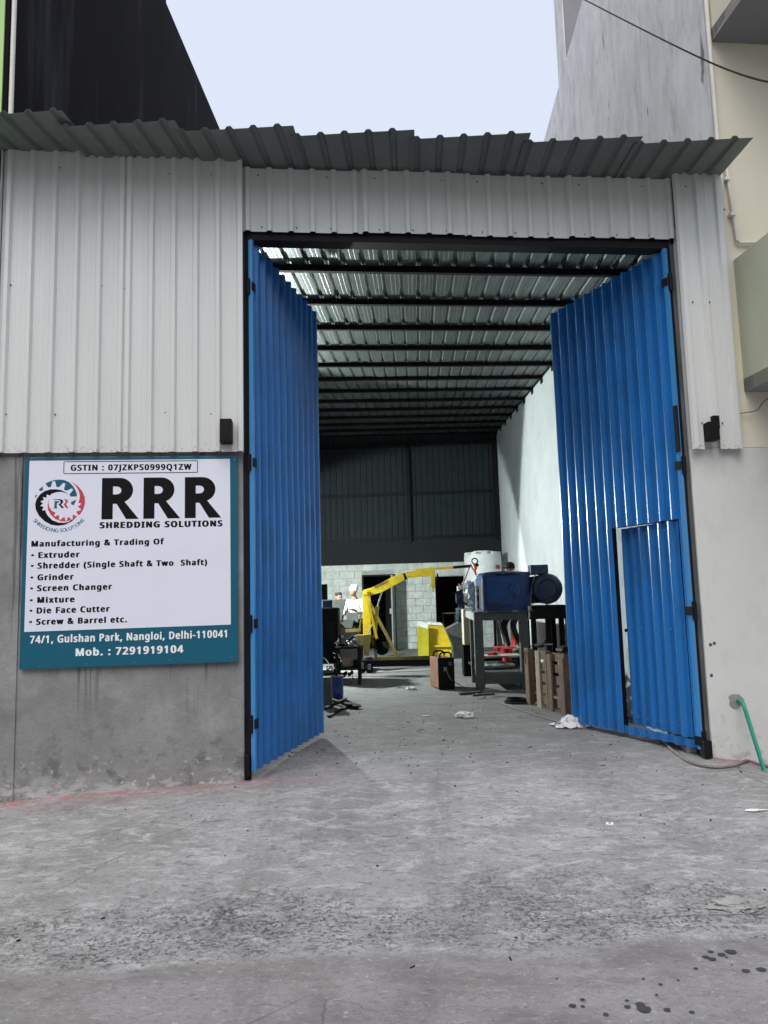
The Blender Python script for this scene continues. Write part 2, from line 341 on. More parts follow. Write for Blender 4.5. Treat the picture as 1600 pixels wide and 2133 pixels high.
    gn = nz((1, 1.1, 1), 30, 8, 0.8, (4, 4, 0)); gm = mul(grav, mul(mr(gn, 0.53, 0.60), mr(nz((1, 1, 1), 5, 4, 0.6, (14, 4, 0)), 0.38, 0.60)))
    col = mx(mul(grav, mr(nz((1, 1, 1), 19, 8, 0.75, (1, 4, 0)), 0.52, 0.62, 0, 0.5)), col, (0.42, 0.415, 0.43))
    col = mx(mul(gm, 0.5), col, (0.10, 0.095, 0.10))
    col = mx(mul(mul(grav, mr(nz((1, 1, 1), 9, 3, 0.6, (24, 4, 0)), 0.44, 0.52)), mr(vo.outputs['Distance'], 0.36, 0.24, 0, 0.9)), col, (0.05, 0.05, 0.055))
    col = mx(mul(red, mr(nz((1, 1, 1), 14, 4, 0.6), 0.35, 0.6, 0.1, 0.85)), col, (0.36, 0.13, 0.14))
    col = mx(mr(nz((1, 1.8, 1), 26, 6, 0.78, (6, 6, 0)), 0.54, 0.64, 0, 0.65), col, (0.10, 0.098, 0.105))
    col = mx(mr(nz((1, 1.8, 1), 21, 6, 0.75, (16, 6, 0)), 0.57, 0.66, 0, 0.5), col, (0.52, 0.52, 0.54))
    # hairline cracks and trowel scratches
    vc = n.new('ShaderNodeTexVoronoi'); vc.feature = 'DISTANCE_TO_EDGE'; vc.inputs['Scale'].default_value = 0.85
    mpv = n.new('ShaderNodeMapping'); L.new(geo.outputs['Position'], mpv.inputs[0]); dn_ = nz((1, 1, 1), 2.5, 5, 0.7, (3, 3, 0))
    ax_ = n.new('ShaderNodeMixRGB'); ax_.blend_type = 'ADD'; ax_.inputs[0].default_value = 0.5; L.new(mpv.outputs[0], ax_.inputs[1]); L.new(dn_, ax_.inputs[2]); L.new(ax_.outputs[0], vc.inputs[0])
    col = mx(mul(mr(vc.outputs['Distance'], 0.006, 0.0), mr(nz((1, 1, 1), 1.1, 3, 0.6, (11, 3, 0)), 0.52, 0.6, 0, 0.8)), col, (0.06, 0.06, 0.065))
    fine = nz((1, 1, 1), 130, 4, 0.75)
    col = mx(mr(fine, 0.42, 0.62, 0, 0.42), col, (0.13, 0.13, 0.135))
    L.new(col, b.inputs['Base Color'])
    bp = n.new('ShaderNodeBump'); bp.inputs['Strength'].default_value = 0.8; bp.inputs['Distance'].default_value = 0.014
    h1 = n.new('ShaderNodeMath'); h1.operation = 'ADD'; L.new(nz((1, 1.5, 1), 22, 8, 0.7), h1.inputs[0]); L.new(mul(gm, -1.2), h1.inputs[1])
    L.new(h1.outputs[0], bp.inputs['Height']); L.new(bp.outputs[0], b.inputs['Normal'])
    return M
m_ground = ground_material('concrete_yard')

# ------------------------------------------------------------------ ground sheet
def sstep(a, b, x):
    t = np.clip((x - a) / (b - a), 0, 1); return t * t * (3 - 2 * t)
def vnoise(x, y, f, seed):
    r = np.random.RandomState(seed); G = r.rand(64, 64); X = x * f; Y = y * f
    xi = np.floor(X).astype(int); yi = np.floor(Y).astype(int); fx = X - xi; fy = Y - yi; fx = fx * fx * (3 - 2 * fx); fy = fy * fy * (3 - 2 * fy)
    g = lambda a, b: G[a % 64, b % 64]
    return (g(xi, yi) * (1 - fx) + g(xi + 1, yi) * fx) * (1 - fy) + (g(xi, yi + 1) * (1 - fx) + g(xi + 1, yi + 1) * fx) * fy - 0.5
def fbm(x, y, f, seed, o=4):
    return sum(vnoise(x, y, f * 2 ** i, seed + i) / 1.8 ** i for i in range(o))
def gz(x, y):
    x = np.asarray(x, float); y = np.asarray(y, float)
    s = -((y - 6.26) - 0.1 * x) * 0.995            # metres in front of the facade
    edge = 3.64 + 0.045 * x + 0.12 * fbm(x, y * 0.2, 1.6, 5) - y   # >0 on the street side
    z = -0.02 * sstep(-0.8, 0.1, s) - 0.215 * sstep(-0.1, 2.5, s)
    out = sstep(-0.2, 0.1, s) * (1 - sstep(0.8, 2.4, s))
    z = z - out * (0.05 * np.clip(-1.2 - x, 0, 2.5) + 0.22 * np.clip(x - 2.75, 0, 0.7))
    z = z + 0.012 * sstep(2.0, 2.6, s) * 0
    z = z - 0.010 * sstep(0.0, 0.02, edge)
    near = sstep(-0.6, 0.3, s)
    z = z + near * 0.012 * fbm(x, y, 1.3, 11) + near * 0.004 * fbm(x, y, 7, 31)
    return z, s, edge
def build_ground():
    ax = np.concatenate([[-260, -60, -20, -9], np.arange(-5.5, 5.6, 0.035), [9, 20, 60, 260]])
    ay = np.concatenate([[-260, -60, -15, -4, 0, 1.5, 2.2], np.arange(2.6, 7.6, 0.03), np.arange(7.7, 22.4, 0.3), [30, 60, 260]])
    X, Y = np.meshgrid(ax, ay); z, s, e = gz(X, Y)
    nx, ny = len(ax), len(ay)
    co = np.stack([X, Y, z], -1).reshape(-1, 3)
    i = np.arange(nx * ny).reshape(ny, nx)
    q = np.stack([i[:-1, :-1], i[:-1, 1:], i[1:, 1:], i[1:, :-1]], -1).reshape(-1, 4)
    me = bpy.data.meshes.new('ground'); me.vertices.add(len(co)); me.vertices.foreach_set('co', co.ravel())
    me.loops.add(q.size); me.loops.foreach_set('vertex_index', q.ravel()); me.polygons.add(len(q))
    me.polygons.foreach_set('loop_start', np.arange(0, q.size, 4)); me.polygons.foreach_set('loop_total', np.full(len(q), 4)); me.update(calc_edges=True)
    gmask = sstep(-0.95, -0.35, e + 0.45 * fbm(X, Y, 1.7, 3)) * (1 - sstep(-0.12, 0.03, e))
    gmask = gmask * (0.35 + 0.9 * np.clip(fbm(X, Y, 2.4, 9) + 0.6, 0, 1))
    rmask = (1 - sstep(0.0, 0.10, s)) * sstep(-0.06, 0.0, s) * ((X < -1.0) | (X > 2.7)) + 0.35 * (1 - sstep(0.0, 0.45, s)) * sstep(-0.1, 0.0, s) * sstep(0.3, -1.4, X) 
    rmask = rmask + 0.5 * (1 - sstep(0.0, 0.3, s)) * sstep(-0.1, 0.0, s) * sstep(2.6, 3.1, X)
    smask = sstep(-0.01, 0.02, e)
    c = np.stack([np.clip(gmask, 0, 1), np.clip(rmask, 0, 1), smask, np.ones_like(smask)], -1).reshape(-1)
    a = me.color_attributes.new('masks', 'FLOAT_COLOR', 'POINT'); a.data.foreach_set('color', c.astype(np.float32))
    me.polygons.foreach_set('use_smooth', [True] * len(me.polygons))
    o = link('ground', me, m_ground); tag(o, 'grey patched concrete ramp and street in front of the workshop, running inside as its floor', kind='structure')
build_ground()
def gzz(x, y): return float(gz(x, y)[0])

# ------------------------------------------------------------------ corrugated sheet
def corr(name, O, u, v, W, L, nrm, mat_, parent, pitch=0.19, phase=0.06, base=0.062, top=0.03, h=0.026, segs=6, wob=0.0012, minor=True, cut=None, seed=0, th=0.0012, crown=0.0):
    u = V(u).normalized(); v = V(v).normalized(); nrm = V(nrm).normalized(); O = V(O)
    prof = [(0, 0)]; s = phase
    def mrib(a):
        if minor and 0.01 < a - 0.006 and a + 0.006 < W: prof.extend([(a - 0.006, 0), (a, 0.0016), (a + 0.006, 0)])
    if minor and phase - pitch / 3 > 0: mrib(phase - pitch / 3)
    while s - base / 2 < W:
        pts = [(s - base / 2, 0), (s - top / 2, h), (s + top / 2, h), (s + base / 2, 0)]
        for p in pts:
            if 0 < p[0] < W: prof.append(p)
        g = pitch - base
        if crown:
            for q_ in ((s, h + crown * 0.5), (s + base / 2 + g * 0.25, crown * 0.75), (s + base / 2 + g * 0.5, crown), (s + base / 2 + g * 0.75, crown * 0.75)):
                if 0 < q_[0] < W: prof.append(q_)
        mrib(s + base / 2 + g * 0.33); mrib(s + base / 2 + g * 0.67); s += pitch
    last = prof[-1]
    prof = [p for p in prof if p[0] < W - 1e-5] + [(W, last[1] if last[0] > W - 0.02 else 0)]
    prof.sort(key=lambda p: p[0])
    vs = []; k = len(prof)
    for j in range(segs + 1):
        t = L * j / segs
        for (a, b) in prof:
            wv = wob * noise.noise(V((a * 3 + seed * 7.7, t * 1.3, seed)))
            vs.append(O + u * a + v * t + nrm * (b + wv))
    fs = []
    for j in range(segs):
        for i in range(k - 1):
            if cut and cut(0.5 * (prof[i][0] + prof[i + 1][0]), L * (j + 0.5) / segs): continue
            fs.append((j * k + i, j * k + i + 1, (j + 1) * k + i + 1, (j + 1) * k + i))
    mb = MB(); mb.add(vs, fs); me = bpy.data.meshes.new(name); off = wl(parent)
    me.from_pydata([tuple(q - off) for q in mb.v], [], mb.f); me.update()
    if (u.cross(v)).dot(nrm) < 0: me.flip_normals()
    o = link(name, me, mat_, parent)
    sm = o.modifiers.new('thickness', 'SOLIDIFY'); sm.thickness = th; sm.offset = -1
    return o
def screws(name, pts, nrm, parent, r=0.007, mt=None):
    mb = MB()
    for p in pts: mb.lathe(V(p), [(0.0, 0.007), (r * 0.6, 0.007), (r, 0.002), (r, -0.001)], 6, nrm)
    o = mb.build(name, mt or m_black, parent); o['kind'] = 'stuff'; return o

# ------------------------------------------------------------------ workshop building
WB = thing('workshop_building', (0, 6.26, 0), 'single storey metal clad workshop with tall open gateway, corrugated roof and white painted interior', 'workshop')
# left plaster wall below the cladding
def wall_prism(name, pts, h0, h1, mt, parent=WB):
    mb = MB(); mb.prism([V((p[0], p[1], h0)) for p in pts], (0, 0, h1 - h0)); return mb.build(name, mt, parent)
def fbox(name, x0, x1, z0, z1, o0, o1, mt, parent=WB, bevel=0):
    a, b = fac(x0, z0, o1), fac(x1, z0, o1); c, d = fac(x1, z0, o0), fac(x0, z0, o0)
    mb = MB(); mb.prism([a, b, c, d], (0, 0, z1 - z0)); return mb.build(name, mt, parent, bevel=bevel)
fbox('plaster_wall', -3.12, -1.17, -0.3, 2.72, -0.23, 0.0, m_plaster, bevel=0.012)
fbox('wall_column', -3.12, -2.93, -0.28, 2.62, 0.001, 0.012, m_plaster)
fbox('gate_pier', 2.702, 2.742, -0.3, 4.9, -0.16, -0.02, m_pier, bevel=0.006)
# side walls
YB = 20.75
def yb(x): return YB - 0.07 * x
lw = [(lwx(5.97) , 5.97 + 0.23), (lwx(21.2), 21.2), (lwx(21.2) - 0.2, 21.2), (lwx(5.97) - 0.1, 5.97 + 0.23)]
def sloped(name, pts, mt):
    n_ = len(pts); zt = lambda y: 4.62 + (y - 6.3) * 0.0913
    vs = [V((p[0], p[1], -0.2)) for p in pts] + [V((p[0], p[1], zt(p[1]))) for p in pts]
    mb = MB(); mb.add(vs, [tuple(range(n_)), tuple(reversed(range(n_, 2 * n_)))] + [(i, (i + 1) % n_, (i + 1) % n_ + n_, i + n_) for i in range(n_)]); return mb.build(name, mt, WB)
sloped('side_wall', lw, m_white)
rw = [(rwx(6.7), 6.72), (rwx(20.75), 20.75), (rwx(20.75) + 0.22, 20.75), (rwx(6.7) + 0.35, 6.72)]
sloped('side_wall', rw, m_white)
# steel gate frame
fbox('gate_post', -1.168, -1.125, -0.04, 5.13, -0.16, -0.02, m_black)
fbox('gate_post', 2.665, 2.70, -0.04, 5.1, -0.12, -0.018, m_black)
fbox('lintel_beam', -1.168, 2.70, 4.535, 4.68, -0.16, -0.02, m_black)
# left cladding: two sheets, above the plaster
corr('cladding_sheet', fac(-3.14, 2.645, 0.045), UF, ZV, 1.02, 2.62, NF, m_panel, WB, pitch=0.185, phase=0.055, seed=1)
corr('cladding_sheet', fac(-2.15, 2.643, 0.051), UF, ZV, 0.99, 2.60, NF, m_panel, WB, pitch=0.185, phase=0.045, seed=2)
mb = MB(); mb.box(fac(-1.163, 3.93, 0.045), (0.004, 0.06, 2.58), UF, NF, ZV); mb.build('corner_flashing', m_panel, WB)
mb = MB(); mb.box(fac(-3.145, 3.93, 0.05), (0.006, 0.06, 2.62), UF, NF, ZV); mb.build('corner_flashing', m_panel, WB)
pts = []
for z in (2.98, 4.05, 5.1):
    for x in (-3.05, -2.68, -2.33, -2.14, -1.78, -1.41): pts.append(fac(x + rnd.uniform(-.02, .02), z + rnd.uniform(-.02, .02), 0.047))
screws('screws', pts, NF, WB)
# fascia above the gate: four sheets
fx = [-1.160, -0.135, 0.79, 1.735, 2.74]
pts = []
for i in range(4):
    corr('fascia_sheet', fac(fx[i], 4.60 + 0.01 * (i % 2), 0.004 + 0.005 * (i % 2)), UF, ZV, (fx[i + 1] - fx[i]) * 1.005 + 0.01, 0.585, NF, m_panel, WB, pitch=0.188, phase=0.04, seed=5 + i, segs=2)
    for k in range(3): pts += [fac(fx[i] + 0.16 + 0.3 * k, 4.64, 0.008), fac(fx[i] + 0.13 + 0.3 * k, 5.12, 0.008)]
screws('screws', pts, NF, WB)
fbox('corner_filler', 2.712, 2.775, 4.58, 5.19, -0.1, -0.006, m_black)
fbox('fascia_rail', -1.16, 2.72, 5.08, 5.12, -0.06, -0.01, m_black)
# right cladding strip with a torn notch round the beam end
def notch(a, t): return (0.19 < a < 0.30 and t < 0.30) or (0.15 < a < 0.345 and t < 0.26) and a < 0.26 and a > 0.13
corr('cladding_sheet', fac(2.735, 2.635, 0.055), UF, ZV, 0.475, 2.615, NF, m_panel, WB, pitch=0.195, phase=0.035, base=0.07, top=0.04, segs=24, seed=11,
     cut=lambda a, t: (0.125 < a < 0.265 and t < 0.27) or (0.125 < a < 0.235 and t < 0.24))
screws('screws', [fac(2.84, 2.87, .062), fac(3.03, 2.87, .062), fac(2.84, 3.99, .062), fac(3.0, 3.99, .062), fac(2.86, 5.1, .062)], NF, WB)
# protruding beam ends
mb = MB(); mb.box(fac(-1.295, 2.80, 0.10), (0.095, 0.13, 0.195), UF, NF, ZV); mb.build('beam_end', m_black, WB, bevel=0.004)
mb = MB(); mb.box(fac(2.905, 2.785, 0.085), (0.10, 0.11, 0.16), UF, NF, ZV); mb.box(fac(2.955, 2.87, 0.06), (0.06, 0.08, 0.12), UF, NF, ZV); mb.build('beam_end', m_black, WB, bevel=0.004)
# canopy: staggered sheets laid square to the depth axis
QU = V((1, -0.044, 0)).normalized()
cx = [-3.3, -2.49, -1.60, -0.68, 0.30, 1.25, 2.20]
cw = [0.90, 0.93, 0.96, 1.01, 0.99, 0.99, 0.985]
for i, x in enumerate(cx):
    front = [0.56, 0.53, 0.52, 0.52, 0.54, 0.55, 0.59][i]
    yf = 6.26 + 0.1 * x - front
    zf = 5.168 - 0.002 * i + (0.03 if i == 0 else 0)
    vdir = V((DV.x, DV.y, 0.10)).normalized()
    W_ = cw[i]
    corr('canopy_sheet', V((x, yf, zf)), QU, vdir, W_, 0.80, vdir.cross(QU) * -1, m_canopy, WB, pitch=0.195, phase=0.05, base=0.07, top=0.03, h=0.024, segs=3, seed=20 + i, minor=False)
# main roof: purlins, sheets
purl = []
for k in range(13):
    D = 7.33 + 1.095 * k; mdir = 0.1 * (1 - k / 12.0) - 0.004; zz = 4.70 + 0.1 * (k - 0) * 1.0
    def py(x, D=D, md=mdir): return D + md * (x - 0.08 * D)
    xa, xb = lwx(D) + 0.01, rwx(D) - 0.01
    mb = MB(); p0, p1 = V((xa, py(xa), zz + 0.04)), V((xb, py(xb), zz + 0.04 + 0.0))
    mb.bar(p0, p1, 0.05, 0.072)
    mb.build('purlin', m_black, WB)
    if k > 3:
        mb = MB(); mb.box((xb + 0.0, py(xb), zz + 0.0), (0.02, 0.14, 0.14)); mb.build('wall_plate', m_black, WB)
roof_dir = V((DV.x, DV.y, 0.1 / 1.095)).normalized()
nr = int(6.2 / 0.95) + 1
for i in range(7):
    x0 = -3.2 + 0.93 * i; wdt = 0.95 if i < 6 else 0.55
    z0 = 4.70 + 0.083 - (7.33 - 6.42) * 0.0913
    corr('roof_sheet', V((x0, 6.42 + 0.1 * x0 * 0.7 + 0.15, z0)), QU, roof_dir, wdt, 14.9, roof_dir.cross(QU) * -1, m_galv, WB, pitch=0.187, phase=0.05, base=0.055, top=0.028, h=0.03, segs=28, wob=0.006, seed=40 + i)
# back wall
bu = V((1, -0.07, 0)).normalized(); bn = V((-0.07, -1, 0)).normalized()
def bk(x, z, off=0.0): return V((x, yb(x), z)) + bn * off
DOORS = [(-0.66, 0.26, 2.05), (1.36, 2.15, 1.95)]
BH = 0.2; BL = 0.42
def solid_parts(x0, x1, z0, z1):
    """pieces of a rectangle outside the door openings"""
    out = [(x0, x1)]
    for (a, b, h) in DOORS:
        if z0 < h - 0.02:
            nx = []
            for (p, q) in out:
                if q <= a or p >= b: nx.append((p, q)); continue
                if p < a: nx.append((p, a))
                if q > b: nx.append((b, q))
            out = nx
    return [(p, q) for p, q in out if q - p > 0.03]
core = MB()
for (p, q) in [(-2.6, -0.66), (0.26, 1.36), (2.15, 3.4)]:
    core.box(bk((p + q) / 2, 1.16, -0.10), ((q - p) / bu.x, 0.16, 2.34), bu, bn, ZV)
for (a, b, h) in DOORS: core.box(bk((a + b) / 2, (h + 2.33) / 2, -0.10), ((b - a) / bu.x, 0.16, 2.33 - h), bu, bn, ZV)
bw = core.build('back_wall', m_mortar, WB)
for r in range(12):
    z0 = r * BH - 0.03; z1 = min(z0 + BH - 0.012, 2.34); x = -2.55 + (0.21 if r % 2 else 0)
    while x < 3.3:
        for (p, q) in solid_parts(x + 0.006, min(x + BL - 0.006, 3.25), z0, z1):
            mb = MB(); j = rnd.uniform(0, 0.004); c = bk((p + q) / 2, (z0 + z1) / 2, -0.008 + j)
            mb.box(c, ((q - p) / bu.x, 0.03, z1 - z0), bu, bn, ZV); mb.build('block', m_block, bw)
        x += BL
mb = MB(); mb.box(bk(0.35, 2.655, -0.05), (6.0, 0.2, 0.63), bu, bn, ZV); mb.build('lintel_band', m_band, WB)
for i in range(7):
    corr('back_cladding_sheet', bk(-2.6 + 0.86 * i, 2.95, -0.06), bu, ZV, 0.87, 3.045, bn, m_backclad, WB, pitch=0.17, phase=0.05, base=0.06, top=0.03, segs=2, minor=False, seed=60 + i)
for z in (3.06, 4.28): mb = MB(); mb.box(bk(0.35, z, 0.02), (5.9, 0.05, 0.07), bu, bn, ZV); mb.build('girt', m_black, WB)
mb = MB(); mb.box(bk(0.35, 5.68, 0.02), (5.9, 0.06, 0.10), bu, bn, ZV); mb.build('top_girt', m_black, WB)
for x, wd in ((0.70, 0.10), (3.13, 0.15)): mb = MB(); mb.box(bk(x, 4.33, 0.06), (wd, 0.08, 2.85), bu, bn, ZV); mb.build('steel_post', m_black, WB)
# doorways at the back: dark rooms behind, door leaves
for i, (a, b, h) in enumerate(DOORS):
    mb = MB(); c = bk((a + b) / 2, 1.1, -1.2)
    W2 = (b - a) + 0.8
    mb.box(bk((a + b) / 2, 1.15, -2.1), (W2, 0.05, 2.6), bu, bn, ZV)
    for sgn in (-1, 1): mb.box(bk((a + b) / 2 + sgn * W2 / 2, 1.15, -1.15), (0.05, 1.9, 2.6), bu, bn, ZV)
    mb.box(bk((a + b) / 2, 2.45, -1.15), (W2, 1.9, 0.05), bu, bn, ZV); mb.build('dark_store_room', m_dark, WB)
mb = MB(); fr = 0.05
a, b, h = DOORS[0]
mb.box(bk(a + 0.02, h / 2, 0.01), (0.045, 0.12, h), bu, bn, ZV); mb.box(bk(b - 0.02, h / 2, 0.01), (0.045, 0.12, h), bu, bn, ZV); mb.box(bk((a + b) / 2, h - 0.02, 0.012), (b - a - 0.09, 0.12, 0.045), bu, bn, ZV)
mb.build('door_frame', m_black, WB)
leafdir = V((-0.10, -1, 0)).normalized(); lp = bk(b - 0.03, 0, 0.07)
dn = V((1, -0.10, 0)).normalized()
mb = MB(); mb.box(lp + leafdir * 0.40 + ZV * 1.02, (0.80, 0.035, 1.98), leafdir, dn, ZV)
dl = mb.build('back_door', m_doorgrey, WB)
for z in (0.5, 1.45): mb = MB(); mb.box(lp + leafdir * 0.40 + ZV * z - dn * 0.021, (0.58, 0.008, 0.72), leafdir, dn, ZV); mb.build('door_panel', m_doorgrey, dl, bevel=0.003)
mb = MB(); mb.box(lp + leafdir * 0.74 + ZV * 1.05 - dn * 0.04, (0.03, 0.05, 0.14), leafdir, dn, ZV); mb.build('latch', m_steel, dl)
mb = MB(); mb.bar(bk(1.55, 0.5, -0.6), bk(1.55, 0.95, -0.6), 0.05, 0.05); mb.bar(bk(1.9, 0.5, -0.6), bk(1.9, 0.95, -0.6), 0.05, 0.05); mb.box(bk(1.725, 0.93, -0.6), (0.45, 0.35, 0.04), bu, bn, ZV); mb.bar(bk(1.55, 0.0, -0.6), bk(1.55, 0.5, -0.6), 0.05, 0.05); mb.bar(bk(1.9, 0.0, -0.6), bk(1.9, 0.5, -0.6), 0.05, 0.05)
t = thing('small_table', bk(1.725, 0, -0.6), 'small yellowish table inside the dark doorway at the back right', 'table')
mb.build('table_frame', m_yellowdk, t)

# ------------------------------------------------------------------ gate leaves
ZB, ZT = 0.05, 4.525
def gate(name, hinge, free_top_px, label, side):
    H = V((hinge.x, hinge.y, 0)); fr = onplane(free_top_px[0], free_top_px[1], (0, 0, ZT), (0, 0, 1)); fr.z = 0
    d = (fr - H); L = d.length; d.normalize(); n = V((d.y, -d.x, 0)) if side == 'L' else V((-d.y, d.x, 0))
    t = thing(name, H + ZV * ZB, label, 'gate', 'blue gate leaves of the workshop')
    return t, H, d, n, L
GL, H, d, n, L = gate('gate_leaf', fac(-1.115), (657, 655), 'left leaf of the blue corrugated steel gate, swung inwards beside the sign wall', 'L')
print('left leaf', L)
corr('corrugated_panel', H + ZV * ZB + d * 0.03, d, ZV, L - 0.035, ZT - ZB, n, m_blue, GL, pitch=(L - 0.04) / 11, phase=0.10, base=(L - 0.04) / 11 * 0.45, top=(L - 0.04) / 11 * 0.24, h=0.036, segs=14, wob=0.006, minor=False, seed=81, crown=0.005)
mb = MB(); mb.box(H + d * 0.016 + n * 0.016 + ZV * (ZB + ZT) / 2, (0.032, 0.036, ZT - ZB), d, n, ZV); mb.build('edge_trim', m_bluelt, GL)
def gframe(t, H, d, n, L, mids=(1.55, 3.0)):
    mb = MB()
    for s in (0.03, L - 0.03): mb.box(H + d * s - n * 0.03 + ZV * (ZB + ZT) / 2, (0.04, 0.04, ZT - ZB - 0.01), d, n, ZV)
    for z in (ZB + 0.03, ZT - 0.03) + mids: mb.box(H + d * L / 2 - n * 0.03 + ZV * z, (L - 0.11, 0.038, 0.04), d, n, ZV)
    mb.build('frame', m_black, t)
gframe(GL, H, d, n, L)
for z in (0.42, 1.22, 2.56, 4.10):
    mb = MB(); mb.tube([H - UF * 0.015 + n * 0.012 + ZV * (z - 0.07), H - UF * 0.015 + n * 0.012 + ZV * (z + 0.07)], 0.018, 10)
    mb.box(H + d * 0.02 + n * 0.036 + ZV * z, (0.07, 0.008, 0.075), d, n, ZV); mb.build('hinge', m_black, GL)
screws('screws', [H + d * (0.03 + 0.14 * k) + n * (0.004) + ZV * z for z in (0.10, 1.55, 3.0, 4.45) for k in range(1, 12)], n, GL, 0.006, m_steel)

GR, H, d, n, L = gate('gate_leaf', fac(2.665), (1147, 657), 'right leaf of the blue corrugated steel gate with a wicket door ajar', 'R')
print('right leaf', L)
def tz(x, y):
    q = onplane(x, y, H, n); return (q - H).dot(d), q.z
wt = [tz(1275, 1103), tz(1403, 1089), tz(1301, 1513), tz(1437, 1543)]
print(wt, tz(1187, 1488))
WA, WBt, WZ0, WZ1 = 0.10, 0.5 * (wt[0][0] + wt[2][0]), 0.12, 2.03
pit = (L - 0.04) / 12
kw = dict(pitch=pit, base=pit * 0.42, top=pit * 0.20, h=0.036, wob=0.006, minor=False, crown=0.006)
corr('corrugated_panel', H + ZV * WZ1 + d * 0.03, d, ZV, L - 0.035, ZT - WZ1, n, m_blue, GR, phase=0.10, segs=6, seed=91, **kw)
ph2 = 0.10 + 0.03 - WBt
while ph2 < 0: ph2 += pit
corr('corrugated_panel', H + ZV * ZB + d * WBt, d, ZV, L - 0.005 - WBt, WZ1 - ZB + 0.002, n, m_blue, GR, phase=ph2, segs=6, seed=91.5, **kw)
corr('corrugated_panel', H + ZV * ZB + d * 0.03, d, ZV, WBt - 0.03, WZ0 - ZB, n, m_blue, GR, phase=0.10, segs=1, seed=93, **kw)
mb = MB(); mb.box(H + d * 0.05 + n * 0.004 + ZV * (WZ0 + WZ1) / 2, (0.06, 0.012, WZ1 - WZ0), d, n, ZV); mb.build('hinge_stile', m_blue, GR)
mb = MB(); mb.box(H + d * 0.016 + n * 0.016 + ZV * (ZB + ZT) / 2, (0.032, 0.036, ZT - ZB), d, n, ZV); mb.build('edge_trim', m_bluelt, GR)
gframe(GR, H, d, n, L, (3.0,))
mb = MB(); mb.box(H + d * (WBt + 0.02) - n * 0.03 + ZV * 1.05, (0.04, 0.04, 2.0), d, n, ZV); mb.box(H + d * WBt / 2 - n * 0.03 + ZV * (WZ1 + 0.02), (WBt - 0.1, 0.04, 0.04), d, n, ZV); mb.build('wicket_surround', m_black, GR)
for z in (0.12, 1.22, 2.50, 4.20):
    mb = MB(); mb.tube([H + UF * 0.02 + n * 0.012 + ZV * (z - 0.08), H + UF * 0.02 + n * 0.012 + ZV * (z + 0.08)], 0.022, 10)
    mb.box(H + d * 0.02 + n * 0.036 + ZV * z, (0.07, 0.008, 0.075), d, n, ZV); mb.build('hinge', m_black, GR)
mb = MB(); mb.box(H + d * 0.0 + n * 0.04 + ZV * 2.83, (0.045, 0.012, 0.42), d, n, ZV); mb.build('stiffener_angle', m_black, GR)
screws('screws', [H + d * (0.05 + pit * k) + n * 0.004 + ZV * z for z in (2.10, 3.0, 4.45) for k in range(1, 12)], n, GR, 0.006, m_steel)
# wicket door, turned a few degrees inward
wd_ = thing('wicket_door', H, None, None) if False else None
ang = math.radians(7.5)
wdir = (d * math.cos(ang) - n * math.sin(ang)).normalized(); wn = (n * math.cos(ang) + d * math.sin(ang)).normalized()
wH = H + d * WA
wk = corr('wicket_door', wH + ZV * (WZ0 + 0.01), wdir, ZV, WBt - WA - 0.02, WZ1 - WZ0 - 0.02, wn, m_blue, GR, phase=0.09, segs=4, seed=95, **kw)
wk['label'] = 'corrugated wicket door standing slightly ajar'
mb = MB(); Lw = WBt - WA - 0.02
for s in (0.015, Lw - 0.012): mb.box(wH + wdir * s - wn * 0.018 + ZV * (WZ0 + WZ1) / 2, (0.03, 0.03, WZ1 - WZ0 - 0.03), wdir, wn, ZV)
for z in (WZ0 + 0.025, 1.05, WZ1 - 0.025): mb.box(wH + wdir * Lw / 2 - wn * 0.018 + ZV * z, (Lw - 0.06, 0.029, 0.03), wdir, wn, ZV)
mb.build('door_frame', m_black, wk)
mb = MB(); mb.box(wH + wdir * (Lw + 0.005) + wn * 0.01 + ZV * 1.02, (0.06, 0.03, 0.03), wdir, wn, ZV); mb.build('bolt', m_black, wk)
screws('screws', [wH + wdir * (0.05 + pit * k) + wn * 0.004 + ZV * z for z in (0.2, 1.05, 1.95) for k in range(1, 6)], wn, wk, 0.007, m_steel)
mb = MB(); mb.box(fac(2.67, 0.06, 0.03), (0.07, 0.09, 0.14), UF, NF, ZV); mb.build('pivot_block', m_black, WB, bevel=0.006)
mb = MB(); mb.box(fac(-1.145, 0.10, 0.015), (0.03, 0.05, 0.17), UF, NF, ZV); mb.build('pivot_block', m_black, WB, bevel=0.006)

# ------------------------------------------------------------------ signboard
SG = thing('signboard', fac(-2.05, 0.915, 0.02), 'white and teal signboard on the plaster wall reading RRR Shredding Solutions', 'sign')
m_teal = mat('sign_teal', (0.004, 0.10, 0.165), 0.35, 0, 0.06, 6); m_sgw = mat('sign_white', (0.72, 0.745, 0.86), 0.35, 0, 0.03, 3)
m_ink = mat('sign_black', (0.004, 0.004, 0.005), 0.6, spec=0.15); m_sred = mat('sign_red', (0.55, 0.045, 0.08), 0.4); m_swht = mat('sign_letter_white', (0.8, 0.82, 0.86), 0.4)
SX0, SX1, SZ0, SZ1 = -2.902, -1.213, 0.918, 2.612
SWd = (fac(SX1) - fac(SX0)).length; SHt = SZ1 - SZ0
